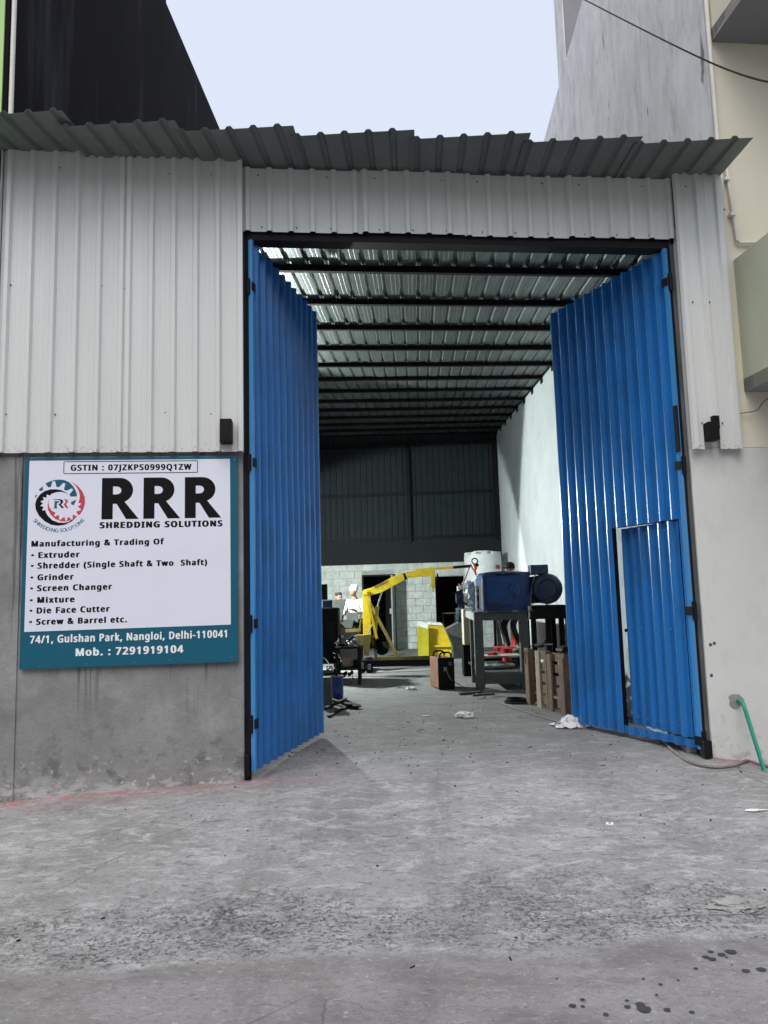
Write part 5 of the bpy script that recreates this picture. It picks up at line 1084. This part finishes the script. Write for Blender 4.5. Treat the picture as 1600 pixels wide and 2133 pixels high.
# welding machine
wb_ = onz(931, 1437); wdv = V((-.20, 1, 0)).normalized(); wxv = V((1, .20, 0)).normalized()
wm = thing('welding_machine', wb_, 'black fronted welding machine with rusty orange side panels and two carrying handles', 'welding machine')
ww, wh_, wl_ = .255, .47, .52
mb = MB(); mb.box(wb_ + wdv * wl_ / 2 + ZV * (wh_ / 2 + .01), (ww - .01, wl_ - .04, wh_ - .02), wxv, wdv, ZV); mb.build('casing', m_rust, wm, bevel=.008)
mb = MB(); mb.box(wb_ + ZV * (wh_ / 2 + .01), (ww, .03, wh_), wxv, wdv, ZV); mb.build('front_panel', m_blackmat, wm, bevel=.012)
for dd in (.02, .40):
    q = wb_ + wdv * dd + ZV * (wh_ + .01); mb = MB(); mb.tube([q - wxv * .09, q - wxv * .085 + ZV * .05, q - wxv * .05 + ZV * .075, q + wxv * .05 + ZV * .075, q + wxv * .085 + ZV * .05, q + wxv * .09], .015, 8); mb.build('handle', m_blackmat, wm, smooth=True)
mb = MB(); mb.box(wb_ - wdv * .018 + wxv * .06 + ZV * .40, (.05, .006, .012), wxv, wdv, ZV); mb.box(wb_ - wdv * .018 + wxv * .06 + ZV * .37, (.05, .006, .01), wxv, wdv, ZV); mb.box(wb_ - wdv * .018 - wxv * .02 + ZV * .31, (.05, .006, .06), wxv, wdv, ZV); mb.build('rating_plates', m_steel, wm)
cable('welding_cable', [wb_ + ZV * .28 - wdv * .03, wb_ + V((.06, -.08, .16)), gpt(958, 1428, .012), gpt(985, 1443, .01), gpt(1020, 1458, .01), gpt(1058, 1472, .01), gpt(1100, 1486, .01), gpt(1140, 1499, .01), gpt(1180, 1511, .01)], .009, m_cable, 'grey welding cable running across the floor from the welding machine to the right gate leaf', n_=8)

# pallet standing on edge beside the right gate leaf
pa, pb_ = onz(1100, 1466), onz(1182, 1490); pd = (pb_ - pa); pd.z = 0; PW = pd.length; pd.normalize(); pn = V((pd.y, -pd.x, 0))
print('pallet', pa, pb_, PW)
plt = thing('pallet', pa, 'weathered wooden pallet standing on edge between the machine stand and right gate leaf', 'pallet')
ph_ = atD(1140, 1354, (pa.y + pb_.y) / 2).z
bwid = .108; gap = (PW - 4 * bwid) / 3
for i in range(4):
    c = pa + pd * (bwid / 2 + i * (bwid + gap)) + ZV * (ph_ / 2 - .01 * i) - pn * (-.012)
    mb = MB(); mb.box(c, (bwid, .022, ph_ - .02 * i), V((pd.x, pd.y, .01 * (i - 1))).normalized(), pn, ZV); mb.build('board', m_woodlt if i == 1 else m_wood, plt, bevel=.003)
for k in range(5):
    z = .08 + k * (ph_ - .16) / 4; mb = MB(); mb.box(pa + pd * PW / 2 - pn * .085 + ZV * z, (PW, .02, .10), pd, pn, ZV); mb.build('back_board', m_wood, plt)
for i in range(3):
    mb = MB(); mb.box(pa + pd * (.05 + i * (PW - .1) / 2) - pn * .042 + ZV * ph_ / 2, (.035, .062, ph_ - .02), pd, pn, ZV); mb.build('stringer', m_wood, plt)
gr_ = thing('angle_grinder', pa + pd * .35 + ZV * (ph_ + .03), 'black angle grinder with its flex lying on top of the standing pallet', 'power tool')
c = pa + pd * .22 - pn * .05 + ZV * (ph_ + .035)
mb = MB(); mb.tube([c, c + pd * .16 + ZV * .02, c + pd * .28 + ZV * .06], [.028, .033, .03], 10); mb.build('tool_body', m_blackmat, gr_, smooth=True)
mb = MB(); mb.lathe(c + pd * .32 + ZV * .03, [(0, 0), (.055, 0), (.055, .01), (0, .012)], 16); mb.build('disc', m_steel, gr_)
mb = MB(); mb.tube([c, c - pd * .08 + ZV * .01, c - pd * .14 + pn * .03 + ZV * (-.02), c - pd * .16 + pn * .09 - ZV * .1, c - pd * .12 + pn * .10 - ZV * .22], .006, 6); mb.build('flex', m_blackmat, gr_)
vz = thing('bench_vice_parts', pa + pd * .45 + ZV * ph_, 'dark oily valve body with bolts on the right end of the standing pallet', 'machine part')
mb = MB(); mb.box(pa + pd * (PW - .08) - pn * .05 + ZV * (ph_ + .035), (.15, .1, .07), pd, pn, ZV); mb.build('valve_block', m_blackmat, vz, bevel=.01)
for i in range(3): mb = MB(); mb.lathe(pa + pd * (PW - .14 + .05 * i) + pn * .005 + ZV * (ph_ + .03), [(0, .015), (.016, .015), (.018, 0)], 8, pn); mb.build('bolt', m_steel, vz)
# cable coil and scrap near the stand
cc = gpt(1076, 1464, .0); mb = MB()
for k in range(3): mb.tube([cc + V(((.15 - .015 * k) * math.cos(a), (.15 - .015 * k) * math.sin(a), .012 + .02 * k)) for a in [i * PI / 12 for i in range(25)]], .011, 6, cap=False)
tag(mb.build('cable_coil', m_blackmat, smooth=True), 'black coil of cable on the floor in front of the machine stand', 'cable coil')
def bars(specs, label, cat='steel bars'):
    for i, (x0, y0, x1, y1, w_, h_, mt, lab) in enumerate(specs):
        mb = MB(); p, q = gpt(x0, y0, h_ / 2 + .002 + (.03 * (i % 3))), gpt(x1, y1, h_ / 2 + .002 + (.03 * (i % 3))); mb.bar(p, q, w_, h_ * .25); mb.bar(p - ZV * h_ * .35, q - ZV * h_ * .35, w_ * .25, h_ * .6)
        tag(mb.build('steel_bar', mt), lab, 'steel bar', 'steel offcuts on the floor')
bars([(957, 1448, 1004, 1444, .07, .05, m_greysteel, 'short grey steel channel at the foot of the machine stand, left of the others'),
      (985, 1455, 1030, 1452, .06, .04, m_greysteel, 'grey flat steel bar in front of the machine stand foot'),
      (1010, 1449, 1064, 1452, .06, .04, m_steel, 'pale steel bar lying along the front of the machine stand'),
      (686, 1452, 745, 1478, .10, .07, m_blackmat, 'thick black steel channel pointing to the doorway beside the blue drum'),
      (680, 1462, 730, 1477, .06, .05, m_black, 'thin black bar lying behind the thick black channel'),
      (678, 1489, 720, 1468, .05, .045, m_blackmat, 'black steel bar angled away from the left gate leaf'),
      (684, 1495, 728, 1472, .045, .04, m_black, 'black steel bar nearest to the left gate leaf')], '')

# left hand side: stand with tools, cabinet, drum
sb = onz(749, 1426); st_ = thing('tool_stand', sb, 'black angle steel stand with a low shelf and grey machine parts on top', 'stand')
zs = atD(745, 1347, sb.y).z; wS = (sb - onz(703, 1426)).length
for (a, b) in ((0, 0), (-.36, 0), (0, .5), (-.36, .5)):
    mb = MB(); mb.bar(sb + V((a, b, 0)), sb + V((a, b, zs)), .045, .045, up=(0, 1, 0)); mb.build('leg', m_black, st_)
mb = MB(); mb.box(sb + V((-.18, .25, zs - .015)), (.42, .56, .035)); mb.build('top', m_black, st_)
mb = MB(); mb.box(sb + V((-.18, .25, atD(725, 1393, sb.y).z)), (.36, .5, .05)); mb.build('shelf', m_black, st_)
zsh = atD(725, 1393, sb.y).z
def partpile(label, c, n_, sx, sy, sz, mts, seed, name='machine_part'):
    r_ = random.Random(seed); tt = thing(name, c, label, 'machine parts')
    for i in range(n_):
        mb = MB(); p = V(c) + V((r_.uniform(-sx, sx), r_.uniform(-sy, sy), r_.uniform(0.02, sz))); ax = V((r_.uniform(-1, 1), r_.uniform(-1, 1), r_.uniform(-.3, .8))).normalized(); k = r_.random()
        if k < .45: mb.lathe(p - ax * .05, [(0, 0), (.025, 0), (.03, .02), (.018, .03), (.018, .10), (.03, .105), (.03, .12), (0, .12)], 12, ax)
        elif k < .75: mb.bar(p - ax * .08, p + ax * .08, .03, .05)
        else: mb.tube([p - ax * .08, p + V((0, 0, .03)), p + ax * .09], .010, 6)
        mb.build('part', r_.choice(mts), tt, smooth=True)
partpile('heap of bare and chromed machine parts on top of the black tool stand', sb + V((-.18, .1, zs)), 14, .17, .12, .16, [m_steel, m_silver, m_steel, m_blackmat], 5)
mb = MB(); mb.box(sb + V((-.2, .2, zsh + .10)), (.14, .2, .15)); tag(mb.build('carton', m_carton, bevel=.004), 'small brown carton on the shelf of the black tool stand', 'carton')
mb = MB(); mb.box(sb + V((-.06, .2, zsh + .08)), (.08, .2, .10)); tag(mb.build('black_case', m_blackmat, bevel=.004), 'small black case on the tool stand shelf beside the carton', 'case')
cable('trailing_flex', [sb + V((-.12, .0, zsh - .02)), sb + V((-.11, -.05, .15)), sb + V((-.14, -.06, .02)), sb + V((-.28, .02, .012))], .005, m_blackmat, 'thin black flex hanging from the tool stand shelf to the floor', n_=8)
partpile('jumble of metal fittings on the floor between the tool stand and the cabinet', onz(716, 1414), 16, .16, .10, .26, [m_steel, m_silver, m_blackmat, m_greenmach, m_blackmat], 17, 'metal_jumble')
partpile('oily machine parts and pipes heaped against the crane base', onz(752, 1380) + V((0, 0, .25)), 14, .20, .12, .35, [m_blackmat, m_steel, m_blackmat, m_silver], 23, 'parts_heap')
cb = onz(690, 1420); ca = thing('machine_cabinet', cb, 'tall black machine cabinet beside the free edge of the left gate leaf', 'cabinet')
cD = cb.y; Cc = lambda x, y, D=cD: atD(x, y, D)
zt3 = Cc(700, 1267).z; x0, x1 = Cc(640, 1300).x, Cc(704, 1300).x
mb = MB(); mb.box(((x0 + x1) / 2, cD + .3, zt3 / 2 + .15), (x1 - x0, .6, zt3 - .3)); mb.build('cabinet_body', m_blackmat, ca, bevel=.01)
mb = MB(); mb.box((x1 - .12, cD - .008, zt3 * .68), (.16, .015, .34)); mb.build('cabinet_door', m_black, ca)
mb = MB(); mb.box(((x0 + x1) / 2, cD + .3, .075), (x1 - x0 - .08, .5, .15)); mb.build('plinth', m_greenmach, ca)
mb = MB(); mb.box(((x0 + x1) / 2, cD + .3, zt3 + .008), (x1 - x0 + .01, .62, .012)); mb.build('worktop', m_steel, ca)
bxp = Cc(683, 1258, cD + .2); mb = MB(); mb.box(bxp + ZV * -.02, (.17, .2, .15)); o1 = mb.build('blue_box', m_machblue); tag(o1, 'blue box with a pale lid on top of the black machine cabinet', 'box')
mb = MB(); mb.box(bxp + ZV * .065, (.18, .21, .02)); mb.build('lid', m_film, o1)
mb = MB(); mb.box(Cc(676, 1234, cD + .9), (.10, .2, .30)); mb.box(Cc(676, 1234, cD + .9) - ZV * .6, (.05, .05, .9)); tag(mb.build('speaker_box', m_blackmat), 'upright black box on a post at the left of the block wall', 'box')
partpile('pale tools and pipe fittings piled low beside the black cabinet', atD(692, 1392, cD - .25) - ZV * .05, 12, .12, .05, .28, [m_silver, m_steel, m_greenmach, m_blackmat], 9, 'tool_pile')
mb = MB(); q = atD(692, 1400, cD - .25); mb.box((q.x, q.y, q.z / 2 - .02), (.34, .2, q.z)); tag(mb.build('low_crate', m_blackmat), 'low black crate holding the pale tools beside the cabinet', 'crate')
db = onz(703, 1459); r_d = 12.5 / FPX * db.y; hd = atD(703, 1409, db.y).z
dr = thing('drum', db, 'small blue open drum on the floor just inside the left gate leaf', 'drum')
mb = MB(); mb.lathe(db, [(0, 0), (r_d * .92, 0), (r_d * .97, .02), (r_d, hd * .33), (r_d * 1.04, hd * .35), (r_d, hd * .37), (r_d, hd * .95), (r_d * 1.06, hd * .97), (r_d * 1.06, hd), (r_d * .9, hd), (r_d * .9, hd - .03), (0, hd - .03)], 28); mb.build('drum_body', m_bluedrum, dr, smooth=True)
mb = MB(); mb.lathe(db + ZV * (hd + .004), [(r_d * 1.07, -.006), (r_d * 1.09, 0), (r_d * 1.07, .006), (r_d * .98, .004)], 28); mb.build('rim', m_steel, dr, smooth=True)
mb = MB(); mb.tube([db + V((0, 0, hd - .1)), db + V((-.01, 0, hd + .10))], .014, 8); mb.build('stirring_rod', m_blackmat, dr)
kb = onz(683, 1476); mb = MB(); mb.box(kb + V((-.03, .1, .20)), (.15, .2, .39)); tag(mb.build('oil_can', m_greysteel, bevel=.01), 'dark grey square can between the left gate leaf and the blue drum', 'can')
# machine with hopper beyond
mh = thing('extruder_head', Q(725, 1340, 15.8), 'dark machine with a tapered steel hopper in front of the workers at the back left', 'machine')
M_ = lambda x, y, D=15.8: atD(x, y, D)
mb = MB(); mb.prism([M_(707, 1292), M_(737, 1291), M_(733, 1308), M_(719, 1308)], V((0, .35, 0))); mb.build('hopper', m_greysteel, mh)
mb = MB(); mb.prism([M_(690, 1308), M_(752, 1308), M_(752, 1375), M_(690, 1375)], V((0, .5, 0))); mb.build('machine_base', m_blackmat, mh)
mb = MB(); mb.prism([M_(684, 1250, 15.9), M_(722, 1248, 15.9), M_(712, 1288, 15.9), M_(684, 1288, 15.9)], V((0, .04, 0))); mb.build('guard_sheet', m_greysteel, mh)
mb = MB(); mb.bar(M_(704, 1290), M_(704, 1310), .03, .03, up=(0, 1, 0)); mb.bar(M_(686, 1292), M_(712, 1290), .04, .04); mb.build('support', m_steel, mh)
mb = MB(); mb.prism([M_(720, 1276, 15.9), M_(746, 1276, 15.9), M_(746, 1296, 15.9), M_(724, 1296, 15.9)], V((0, .2, 0))); mb.build('control_box', m_pier, mh)

# ------------------------------------------------------------------ people
def skin(name, pts, edges, rad, mt, parent, sub=1, root=0):
    me = bpy.data.meshes.new(name); lo = wl(parent); me.from_pydata([tuple(V(p) - lo) for p in pts], edges, [])
    bm = bmesh.new(); bm.from_mesh(me); ly = bm.verts.layers.skin.verify(); bm.verts.ensure_lookup_table()
    for i, r_ in enumerate(rad): bm.verts[i][ly].radius = r_ if isinstance(r_, tuple) else (r_, r_); bm.verts[i][ly].use_root = (i == root)
    bm.to_mesh(me); bm.free(); o = link(name, me, mt, parent)
    sk = o.modifiers.new('skin', 'SKIN'); sk.use_smooth_shade = True
    if sub: ss = o.modifiers.new('smooth', 'SUBSURF'); ss.levels = sub; ss.render_levels = sub + 1
    return o
def head(c, fwd, par, r=.1):
    """skull with jaw, nose, ears, eyes"""
    c = V(c); f = V(fwd).normalized(); s_ = f.cross(ZV).normalized(); lo = wl(par); bm = bmesh.new(); bmesh.ops.create_icosphere(bm, subdivisions=3, radius=1)
    for v in bm.verts:
        q = v.co.copy(); x = q.x * .78; y = q.y * .98; z = q.z * 1.18
        if z < 0: x *= 1 + z * .28; y = y * (1 + z * .12) + (-z) * .10
        if y > .75 and abs(x) < .16 and -.35 < z < .15: y += .22 * (1 - abs(x) / .16) * (1 - (z + .35) * 1.2)
        if y > .55 and abs(abs(x) - .3) < .16 and abs(z - .1) < .14: y -= .07
        v.co = (c + s_ * x * r + f * y * r + ZV * z * r) - lo
    me = bpy.data.meshes.new('head'); bm.to_mesh(me); bm.free(); me.polygons.foreach_set('use_smooth', [True] * len(me.polygons)); h = link('head', me, m_skin, par)
    for sg in (-1, 1):
        mb = MB(); mb.ball(c + s_ * .078 * sg * r * 10 * .98 - f * .004, (.014, .022, .034), 8, 6); mb.build('ear', m_skin, h, smooth=True)
        mb = MB(); mb.ball(c + s_ * .03 * sg * r * 10 + f * .086 * r * 10 + ZV * .012, .010, 8, 6); mb.build('eye', m_dark, h)
    mb = MB(); mb.bar(c + f * .088 * r * 10 - ZV * .055 - s_ * .022, c + f * .088 * r * 10 - ZV * .055 + s_ * .022, .006, .006); mb.build('mouth', m_brown, h)
    return h
def hand(wr, dirv, par, s_=1.0, side=1):
    d_ = V(dirv).normalized(); x = d_.cross(V((0.2, .3, 1))).normalized(); wr = V(wr); pts = [wr, wr + d_ * .05 * s_]; ed = [(0, 1)]; rd = [.026, (.034, .018)]
    for i, l_ in enumerate((.07, .08, .075, .06)):
        b = wr + d_ * .085 * s_ + x * (i - 1.5) * .019 * s_; n0 = len(pts); z = x.cross(d_)
        pts += [b, b + d_ * l_ * .5 - z * .012, b + d_ * l_ * .85 - z * .035]; ed += [(1, n0), (n0, n0 + 1), (n0 + 1, n0 + 2)]; rd += [.010, .0085, .007]
    n0 = len(pts); pts += [wr + d_ * .045 + x * side * .035, wr + d_ * .085 + x * side * .05]; ed += [(0, n0), (n0, n0 + 1)]; rd += [.012, .009]
    return skin('hand', pts, ed, rd, m_skin, par, 1)
def person(base, H_, face, label, shirt_m, trou_m, arms, legs=None, headfwd=None, lean=0.0, cap=None, capm=None):
    """base: point under the pelvis on the supporting surface; arms: (elbow, wrist) offsets from each shoulder, in (side, forward, up)"""
    base = V(base); f = V(face).normalized(); s_ = f.cross(ZV).normalized(); k = H_ / 1.7
    P = thing('person', base, label, 'person')
    L3 = lambda a, b, c: base + s_ * a * k + f * b * k + ZV * c * k
    hip = L3(0, 0, .90); chest = L3(0, lean * .5, 1.25); neck = L3(0, lean, 1.43); hd_ = L3(0, lean * 1.25 + .02, 1.585)
    legs = legs or (((-.10, .0, .88), (-.11, .03, .48), (-.11, .0, .09)), ((.10, 0, .88), (.11, .03, .48), (.12, .02, .09)))
    # body: one continuous skin surface (neck, trunk, arms to the wrists)
    pts = [hip, chest, neck, hd_ - ZV * .05]; ed = [(0, 1), (1, 2), (2, 3)]; rd = [(.14 * k, .10 * k), (.15 * k, .11 * k), .055 * k, .05 * k]; wr = []
    shp = [hip - ZV * .12 * k, hip + ZV * .05, chest, neck - ZV * .03]; she = [(0, 1), (1, 2), (2, 3)]; shr = [(.165 * k, .13 * k), (.155 * k, .12 * k), (.175 * k, .125 * k), .075 * k]
    for sg, (el, wrp) in zip((-1, 1), arms):
        sh = L3(.19 * sg, lean * .9, 1.37); e_ = sh + s_ * el[0] * sg * k + f * el[1] * k + ZV * el[2] * k; w_ = sh + s_ * wrp[0] * sg * k + f * wrp[1] * k + ZV * wrp[2] * k
        n0 = len(pts); pts += [sh, e_, w_]; ed += [(1, n0), (n0, n0 + 1), (n0 + 1, n0 + 2)]; rd += [.05 * k, .04 * k, .027 * k]
        n1 = len(shp); shp += [sh, e_, e_ + (w_ - e_) * .75]; she += [(2, n1), (n1, n1 + 1), (n1 + 1, n1 + 2)]; shr += [.068 * k, .056 * k, .045 * k]; wr.append((w_, w_ - e_, sg))
    skin('body', pts, ed, rd, m_skin, P, 1); skin('shirt', shp, she, shr, shirt_m, P, 1, 1)
    for w_, dv_, sg in wr: hand(w_, dv_, P, k, sg)
    tp = [L3(0, 0, .92)]; te = []; tr = [(.135 * k, .11 * k)]
    for lg in legs:
        n0 = len(tp); a, b, c = (L3(*q) for q in lg); tp += [a, b, c]; te += [(0, n0), (n0, n0 + 1), (n0 + 1, n0 + 2)]; tr += [.088 * k, .062 * k, .046 * k]
        mb = MB(); mb.ball(c + f * .06 * k - ZV * .045 * k, (.045 * k + abs(f.x) * .085 * k, .045 * k + abs(f.y) * .085 * k, .045 * k), 12, 8); mb.build('shoe', m_shoe, P, smooth=True)
    skin('trousers', tp, te, tr, trou_m, P, 1)
    h = head(hd_, headfwd or f, P, .098 * k)
    hf = V(headfwd or f).normalized(); hf.z = 0; hf.normalize()
    if cap:
        mb = MB(); c = hd_ + ZV * .035 * k - hf * .012
        if cap == 'round': mb.lathe(c, [(.088 * k, -.02), (.090 * k, .045 * k), (.078 * k, .07 * k), (0, .078 * k)], 18)
        else:
            mb.lathe(c, [(.092 * k, -.03), (.098 * k, .02), (.086 * k, .07 * k), (.05 * k, .10 * k), (0, .108 * k)], 18)
            if cap == 'peak': mb.box(c + hf * .11 * k + ZV * .0, (.13 * k, .09 * k, .012), hf.cross(ZV).normalized(), (hf - ZV * .25).normalized(), (ZV + hf * .25).normalized())
        mb.build('cap', capm, P, smooth=True)
    return P
wp = onz(740, 1364); wp = V((atD(740, 1240, 16.4).x, 16.4, 0))
person(wp, 1.69, (-.35, -1, 0), 'worker in white shirt and white cap looking down beside the crane mast', m_wcloth, m_dcloth, (((.06, .10, -.27), (-.10, .30, -.20)), ((.06, .06, -.28), (-.12, .30, -.24))), headfwd=(-.8, -.6, -.45), lean=.05, cap='round2', capm=m_wcloth)
wp2 = V((atD(702, 1240, 16.7).x, 16.7, 0))
person(wp2, 1.56, (.4, -1, 0), 'worker in dark vest and dark cap bending over the machine at the far left', m_brown, m_dcloth, (((.05, .10, -.27), (-.05, .32, -.22)), ((.05, .12, -.26), (-.05, .33, -.2))), headfwd=(.6, -.8, -.3), lean=.08, cap='round', capm=m_dcloth)
wp3 = V((atD(1075, 1300, TFy + 2.45).x, TFy + 2.45, .372))
hz = atD(1078, 1173, TFy + 2.45).z; print('p3', wp3, hz)
person(wp3, hz - .372 + .0, (-.9, -.45, 0), 'worker with dark cap behind the blue gearbox, legs in dark striped trousers seen under it', m_dcloth, m_dcloth, (((.05, .08, -.28), (-.02, .30, -.30)), ((.05, .10, -.27), (-.02, .32, -.28))),
       legs=(((-.10, .0, .86), (-.11, .16, .50), (-.11, .0, .09)), ((.10, 0, .86), (.11, .22, .50), (.12, .10, .09))), lean=.06, cap='peak', capm=m_blackmat)
P3 = [o for o in bpy.data.objects if o.name.startswith('person')][-1]
lo3 = V((-.9, -.45, 0)).normalized()
mb = MB(); s3 = lo3.cross(ZV).normalized(); b3 = wp3
mb.bar(b3 + s3 * .17 + lo3 * .27 + ZV * .60, b3 + s3 * .18 + lo3 * .15 + ZV * .15, .015, .04); mb.bar(b3 - s3 * .02 + lo3 * .10 + ZV * .82, b3 + s3 * .04 + lo3 * .28 + ZV * .66, .03, .12); mb.build('trouser_stripe', m_wcloth, P3)

# ------------------------------------------------------------------ litter and small things
o = crumple('plastic_bag', gpt(966, 1494, .025), (.105, .06, .04), m_paper, 41, amp=.6, fr=2.8, flat=.02); tag(o, 'crumpled white plastic bag on the floor in the middle of the gateway', 'bag')
o = crumple('plastic_bag', gpt(857, 1437, .02), (.085, .06, .03), m_paper, 44, amp=.7, fr=3, flat=.02); tag(o, 'small white plastic scrap on the floor left of the welding machine', 'bag')
o = crumple('paper_scrap', gpt(888, 1492, .006), (.05, .025, .006), m_paper, 46, amp=.3, flat=.005); tag(o, 'flat scrap of white paper on the floor left of the crumpled bag', 'paper')
o = crumple('paper_scrap', gpt(1573, 1690, .008), (.07, .022, .008), m_paper, 47, amp=.5, flat=.006); tag(o, 'thin white wrapper on the concrete at the right edge', 'wrapper')
mb = MB(); q = gpt(1270, 1717, .004); mb.box(q, (.048, .05, .006), V((1, -.35, 0)).normalized(), V((.35, 1, 0)).normalized()); o = mb.build('foil_packet', m_paper); tag(o, 'small square foil packet on the concrete ramp', 'packet')
mb = MB(); mb.lathe(q + ZV * .0035, [(0, .002), (.008, .002), (.009, 0)], 8); mb.build('packet_mark', m_blackmat, o)
# rag: folded sheet
def rag(name, c, sx, sy, hgt, mt, seed, nn=40):
    vs = []; fs = []
    for j in range(nn):
        for i in range(nn):
            u = i / (nn - 1) - .5; v = j / (nn - 1) - .5; r_ = math.hypot(u, v) * 2
            e = 1 + .35 * noise.noise(V((math.atan2(v, u) * .9, seed, 0)))
            x = u * sx * e + .03 * noise.noise(V((u * 6, v * 6, seed))); y = v * sy * e + .03 * noise.noise(V((u * 6, v * 6, seed + 9)))
            z = hgt * max(0, 1 - r_ ** 1.5) * (.6 + .5 * noise.noise(V((u * 3, v * 3, seed + 3)))) + .028 * abs(noise.noise(V((u * 8 + v * 2, v * 5, seed + 5)))) + .012 * abs(noise.noise(V((u * 18, v * 14, seed + 6)))) + .003
            p = V(c) + V((x, y, 0)); p.z = gzz(p.x, p.y) + z; vs.append(p)
    for j in range(nn - 1):
        for i in range(nn - 1): a = j * nn + i; fs.append((a, a + 1, a + nn + 1, a + nn))
    mb = MB(); mb.add(vs, fs); o = mb.build(name, mt, smooth=True); sm = o.modifiers.new('thickness', 'SOLIDIFY'); sm.thickness = .003; return o
tag(rag('rag', gpt(1190, 1513, 0), .40, .26, .15, m_rag, 3), 'crumpled dirty white rag against the bottom of the right gate leaf', 'rag')
o = crumple('cement_lump', gpt(1530, 1888, .0), (.14, .09, .035), mat('pale_cement', (.33, .33, .335), .9, 0, .35, 12, bump=.5, bscale=40), 52, amp=.45, fr=2.4, sub=5, flat=.01); tag(o, 'pale dried lump of cement stuck to the ramp edge at the right', 'cement lump')
# scattered grit and swarf
mb = MB(); r_ = random.Random(3)
for i in range(170):
    x = r_.uniform(-1.2, 2.0) + .2; y = r_.choice((r_.uniform(6.2, 14), r_.uniform(6.2, 10), r_.uniform(3.4, 7.5)))
    if y < 6.3: x = r_.uniform(-3, 3)
    z = gzz(x, y); a = r_.uniform(0, PI); l_ = (.005 + .022 * r_.random() ** 3) * (1.3 if y > 7 else .7); d_ = V((math.cos(a), math.sin(a), r_.uniform(-.05, .25))).normalized()
    mb.bar(V((x, y, z + .004)) - d_ * l_, V((x, y, z + .004)) + d_ * l_ * .9, r_.uniform(.003, .014), .004)
tag(mb.build('floor_litter', m_blackmat), 'black swarf and grit scattered over the concrete', kind='stuff')
mb = MB()
for i in range(260):
    x = r_.uniform(-3, 3); y = 3.66 + .045 * x + abs(r_.gauss(0, .3)) - .02
    z = gzz(x, y); s_ = r_.uniform(.003, .009); mb.ball((x, y, z + s_ * .3), (s_, s_ * r_.uniform(.7, 1.3), s_ * .7), 6, 4)
tag(mb.build('loose_gravel', m_plaster), 'loose bits of gravel along the worn edge of the ramp', kind='stuff')
# oil or water drips at lower right
mb = MB(); m_wet = mat('wet_stain', (.035, .034, .036), .7)
spots = [(1481, 1984, 10), (1523, 1984, 13), (1503, 1990, 9), (1470, 1995, 10), (1484, 1999, 9), (1514, 1996, 4), (1450, 2019, 8), (1554, 2024, 9), (1586, 2021, 12), (1413, 2043, 5), (1340, 2041, 4), (1376, 2052, 6), (1368, 2074, 6), (1193, 2097, 12), (1214, 2084, 6), (1214, 2098, 5), (1306, 2086, 8), (1307, 2099, 9), (1333, 2094, 11), (1342, 2104, 21), (1390, 2105, 8), (1262, 2115, 10), (1441, 2110, 6), (1525, 2011, 4), (1160, 2040, 4), (1075, 1954, 5)]
for (x, y, r2) in spots:
    q = gpt(x, y, .0); poly = []
    for k in range(14):
        a = 2 * PI * k / 14; rr = r2 / FPX * q.y * 0.72 * (1 + .25 * math.sin(x)) * (1 + .35 * noise.noise(V((math.cos(a) * 1.5 + x, math.sin(a) * 1.5, y)))); p = q + V((rr * math.cos(a), rr * .85 * math.sin(a), 0)); p.z = gzz(p.x, p.y) + .0045; poly.append(p)
    b = len(mb.v); c_ = q.copy(); c_.z = gzz(q.x, q.y) + .006; mb.add(poly + [c_], [(k, (k + 1) % 14, 14) for k in range(14)])
tag(mb.build('drip_stains', m_wet), 'dark drip stains on the street concrete at the lower right', kind='stuff')
